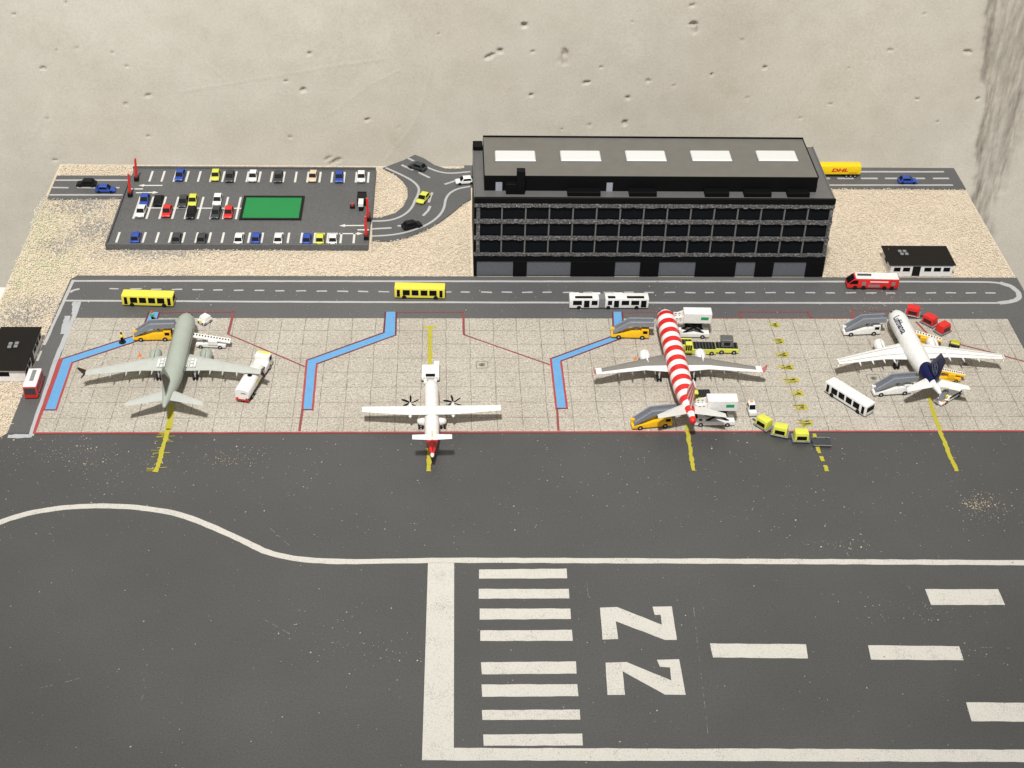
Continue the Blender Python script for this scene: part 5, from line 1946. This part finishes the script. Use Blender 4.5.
# --- finishing touches of each jet
# red nose ring and tail tip of the striped one
def child(o, name):
    return [c for c in o.children if c.name.split('.')[0] == name]


L_, r_, zc_ = 8.05, .42, .72
MB().loft([[(-L_ / 2 + dx, rr * math.cos(q * PI / 8), zc_ + r_ * .545 + rr * math.sin(q * PI / 8)) for q in range(16)] for dx, rr in ((.20, .135), (.05, .130), (-.02, .10), (-.04, .04))]).build('tail_cone', RED, s_, smooth=60)
fx = -L_ / 2 + r_ * 4.0
zf = zc_ + r_ * .55
for k, (u0, u1) in enumerate(((.10, .30), (.42, .62), (.74, .92))):
    for s in (-1, 1):
        a = (fx - .05 - 1.0 * .02, s * .047, zf + .22); b = (fx - 1.05, s * .012, zf + .22)
        c = (fx - 1.35, s * .006, zf + 1.36); d = (fx - .88, s * .016, zf + 1.36)
        q = [b, a, d, c] if s < 0 else [a, b, c, d]
        uu = (u0, u1) if s > 0 else (1 - u1, 1 - u0)
        MB().panel(*q, uu[0], uu[1], .0, .98, .012).build('fin_stripe', RED, child(s_, 'tail_fin')[0])
# dark rear of the white one: a blue sleeve over the tail cone
L_, r_, zc_ = 6.25, .40, .70
tail = [(4.75, .87, .13), (4.2, .83, .16), (3.0, .65, .30), (1.9, .475, .405)]
rings = []
n = 24
for j, (d, f, o) in enumerate(tail):
    rg = []
    for i in range(n):
        a = 2 * PI * i / n
        sh = 0.0
        if j == 0:
            sh = -.75 * r_ * (1 - math.sin(a)) * .9   # slanted front edge
        dd = d * r_ + sh
        ff = np.interp(dd / r_, [.6, 1.6, 3.0, 4.4, 5.8, 7.2], [.25, .42, .65, .83, .95, 1]); oo = np.interp(dd / r_, [.6, 1.6, 3.0, 4.4, 5.8, 7.2], [.52, .44, .30, .16, .05, 0])
        rr = ff * r_ + .008
        rg.append((-L_ / 2 + dd, rr * math.cos(a), zc_ + oo * r_ + rr * 1.04 * math.sin(a)))
    rings.append(rg)
MB().loft([q[::-1] for q in rings], False, False).build('tail_paint', NAVY, l_, smooth=60)
# crane emblem in a ring on both sides of the fin
fx = -L_ / 2 + r_ * 4.0
zf = zc_ + r_ * .55
fin = child(l_, 'tail_fin')[0]
EMB = paint('emblem_grey', (.10, .11, .17), .5)
for s in (-1, 1):
    m_ = MB()
    cx_, cz_ = fx - .70, zf + .60
    yy = s * .047

    def ar(pts, w, closed=False):
        k_ = MB()
        strip(k_, pts, w, -.006, .006, closed=closed)
        m_.add([(cx_ + v[0], yy + v[2], cz_ + v[1]) for v in k_.v], k_.f)
    ar([(.27 * math.cos(q * PI / 10), .27 * math.sin(q * PI / 10)) for q in range(20)], .028, True)
    ar([(-.22, -.06), (-.08, .02), (.02, .0), (.12, .09), (.21, .12)], .03)
    ar([(.02, 0), (-.04, .12), (.03, .22)], .05)
    ar([(0, 0), (.06, -.12), (-.02, -.2)], .045)
    ar([(-.22, -.06), (-.12, -.11)], .03)
    m_.build('crane_emblem', EMB, fin)
# lettering along the left side
V, F = text_mesh('Lufthansa', .40, .008)
m_ = MB()
rr = r_ + .010
vv = []
for (a, b, c) in V:
    an = math.radians(36) + (-b + .0) / r_      # angle from the crown towards the left side
    vv.append((L_ / 2 - 1.55 - a * .80, rr * math.sin(an), zc_ + rr * 1.04 * math.cos(an)))
m_.add(vv, F)
m_.build('lettering', NAVY, l_)
# wing panel lines
LINEG = paint('panel_line_grey', (.36, .36, .36), .5)
for s in (-1, 1):
    w_ = child(l_, 'wing')[0 if s < 0 else 1]
    yr, yk, yt = r_ * .55, 6.95 * .19, 6.95 / 2
    zr, zt = zc_ - r_ * .5, zc_ - r_ * .5 + 6.95 / 2 * .085
    zk = zr + (zt - zr) * (yk - yr) / (yt - yr)
    sec = [(1.02, yr, zr, 1.22, .07), (1.02 - (yk - yr) * .44, yk, zk, .80, .055), (1.02 - (yt - yr) * .44, yt, zt, .36, .022)]
    m_ = MB()
    for v_, hh in ((.28, .93), (.70, .56)):
        for i in range(2):
            (xa, ya, za, ca, ta), (xb, yb, zb_, cb, tb_) = sec[i], sec[i + 1]
            a = (xa - ca * v_ - .012, s * ya, za + hh * ta); b = (xb - cb * v_ - .012, s * yb, zb_ + hh * tb_)
            c = (b[0] + .024, b[1], b[2]); d = (a[0] + .024, a[1], a[2])
            q = [a, b, c, d] if s > 0 else [b, a, d, c]
            m_.panel(*q, 0, 1 if i == 0 else .96, 0, 1, .007)
    m_.build('panel_line', LINEG, w_)

# dark lettering block on the left of the grey fin, panes on its right side come with the jet
L_, r_, zc_ = 6.75, .40, .70
fx = -L_ / 2 + r_ * 4.0; zf = zc_ + r_ * .55
for s in (1, -1):
    a = (fx - .08, s * .047, zf + .20); b = (fx - 1.02, s * .012, zf + .20); c = (fx - 1.33, s * .006, zf + 1.36); d = (fx - .84, s * .016, zf + 1.05)
    q = [a, b, c, d] if s > 0 else [b, a, d, c]
    MB().panel(*q, .06, .94, .04, .97, .011).build('fin_marking', DARKRED, child(g_, 'tail_fin')[0])

# ------- propeller aircraft
px0, py0 = P(432, 445, .8)
A = thing('propeller_airliner', 'white twin propeller aircraft with a red tail end nosed up to the pushback tug', 'aircraft', (0, 0, .013), PI / 2, 'aircraft on the apron')
L_, r_, zc_ = 5.0, .29, .44
xt_, yt_ = P(430.9, 457, .56)
A.location = (xt_ + .01, yt_ + L_ / 2, .013)
A.rotation_euler = (0, 0, math.radians(91.0))
fus = fuselage(L_, r_, zc_, 1.0, nose=[(0, .05, -.25), (.1, .27, -.24), (.4, .5, -.18), (.9, .76, -.08), (1.5, .92, -.02), (2.2, 1, 0)],
               tail=[(6.5, 1, 0), (5, .95, .05), (3.6, .8, .18), (2.2, .58, .36), (1, .36, .5), (.2, .22, .55), (0, .14, .55)]).build('fuselage', WHITE, A, smooth=50)
# high wing
wx0 = .205
for s in (-1, 1):
    zz = zc_ + r_ * .95
    sec = [(wx0 + .22, 0.001 * s, zz, .56, .05), (wx0 + .22, s * .9, zz + .005, .56, .045), (wx0 + .17, s * 2.68, zz + .04, .34, .022)]
    rg = airfoil_half(sec)
    MB().loft(rg if s > 0 else [q[::-1] for q in rg]).build('wing', WHITE, A, smooth=35)
    ey, ez = s * .83, zz - .09
    rings = []
    for dx, fy, fz in ((.46, .05, .05), (.40, .075, .075), (.28, .10, .10), (.1, .11, .11), (-.15, .10, .10), (-.34, .06, .06), (-.40, .02, .02)):
        rings.append([(wx0 + dx, ey + fy * math.cos(q * PI / 7), ez + fz * math.sin(q * PI / 7)) for q in range(14)])
    na = MB().loft([q[::-1] for q in rings]).build('engine_nacelle', WHITE, A, smooth=50)
    # six-bladed propeller
    pr = thing('propeller', None, None)
    bpy.data.objects.remove(pr)
    ph = MB().loft([[(wx0 + dx, ey + f * math.cos(q * PI / 6), ez + f * math.sin(q * PI / 6)) for q in range(12)][::-1] for dx, f in ((.60, .012), (.55, .04), (.462, .058))]).build('spinner', WHITE, A, smooth=50)
    for k in range(6):
        an = k * PI / 3 + .5 + (.2 if s > 0 else 0)
        d = Vector((0, math.cos(an), math.sin(an))); t = Vector((.35, -math.sin(an) * .94, math.cos(an) * .94))
        o_ = Vector((wx0 + .52, ey, ez))
        rg = []
        for l, c in ((.03, .024), (.12, .038), (.26, .044), (.36, .032), (.395, .012)):
            bend = t * (-.18 * (l / .4) ** 2 * .4)
            p = o_ + d * l + bend
            rg.append([tuple(p + t * c), tuple(p + Vector((.010, 0, 0))), tuple(p - t * c), tuple(p - Vector((.010, 0, 0)))])
        MB().loft(rg).build('propeller_blade', BLACK, ph)
    # main gear and its fairing at the fuselage side
    sx_ = P(420, 419.5, .27)[1] - A.location.y
    MB().loft([[(sx_ + dx, s * (r_ * .80 + .06 + f * .98 * math.cos(q * PI / 7)), .27 + f * .66 * math.sin(q * PI / 7)) for q in range(14)][::-1] for dx, f in ((.30, .03), (.20, .20), (.0, .29), (-.16, .29), (-.26, .22), (-.30, .08))]).build('gear_fairing', OFFWHITE, A, smooth=50)
    gy = s * .43
    g = MB().cyl((sx_ - .24, gy, .09), (sx_ - .12, s * .36, .22), .03, 8).build('landing_gear', RIM, A)
    for d in (-1, 1):
        MB().cyl((sx_ - .24, gy + d * .065 - .035, .10), (sx_ - .24, gy + d * .065 + .035, .10), .10, 12).build('wheel', TYRE, g, smooth=35)
    MB().box(-.9, 1.5, s * .262 - .004, s * .262 + .004, zc_ + .10, zc_ + .125).build('red_stripe', RED, fus)
    # T tail
    sec = [(-L_ / 2 + .50, 0.001 * s, 1.25, .36, .035), (-L_ / 2 + .44, s * .74, 1.27, .27, .02)]
    rg = airfoil_half(sec)
    MB().loft(rg if s > 0 else [q[::-1] for q in rg]).build('tailplane', WHITE, A, smooth=35)
rings = []
for (x0, x1, z, t) in ((-L_ / 2 + 1.35, -L_ / 2 + .12, zc_ + .20, .05), (-L_ / 2 + 1.0, -L_ / 2 + .10, zc_ + .38, .045), (-L_ / 2 + .52, -L_ / 2 + .10, 1.26, .03)):
    c = x0 - x1
    prf = [(0, 0), (.12, .8), (.4, 1), (.8, .6), (1, .2), (1, -.2), (.8, -.6), (.4, -1), (.12, -.8)]
    rings.append([(x0 - u * c, w * t, z) for u, w in prf])
fn = MB().loft(rings).build('tail_fin', RED, A, smooth=40)
MB().loft([[(-L_ / 2 + dx, rr * math.cos(q * PI / 8), zc_ + oz * r_ + rr * math.sin(q * PI / 8)) for q in range(16)][::-1] for dx, rr, oz in ((1.05, .238, .18), (.64, .174, .36), (.29, .11, .5), (.08, .072, .55))], False, False).build('tail_paint', RED, A, smooth=60)
MB().loft([[(-L_ / 2 + dx, rr * math.cos(q * PI / 8), zc_ + .55 * r_ + rr * math.sin(q * PI / 8)) for q in range(16)][::-1] for dx, rr in ((.085, .074), (-.03, .06), (-.06, .025))]).build('tail_cone', WHITE, A, smooth=60)
MB().box(-L_ / 2 + .30, -L_ / 2 + .62, -.02, .02, 1.285, 1.32).build('yellow_mark', AMBER, A)
g = MB().cyl((L_ / 2 - .6, 0, .07), (L_ / 2 - .6, 0, .3), .022, 8).build('nose_gear', RIM, A)
for d in (-1, 1):
    MB().cyl((L_ / 2 - .6, d * .04 - .022, .065), (L_ / 2 - .6, d * .04 + .022, .065), .065, 12).build('wheel', TYRE, g, smooth=35)
MB().panel((L_ / 2 - .42, -.12, zc_ + .13), (L_ / 2 - .42, .12, zc_ + .13), (L_ / 2 - .58, .13, zc_ + .225), (L_ / 2 - .58, -.13, zc_ + .225), 0, 1, 0, 1, .012).build('cockpit_window', GLASS, A)
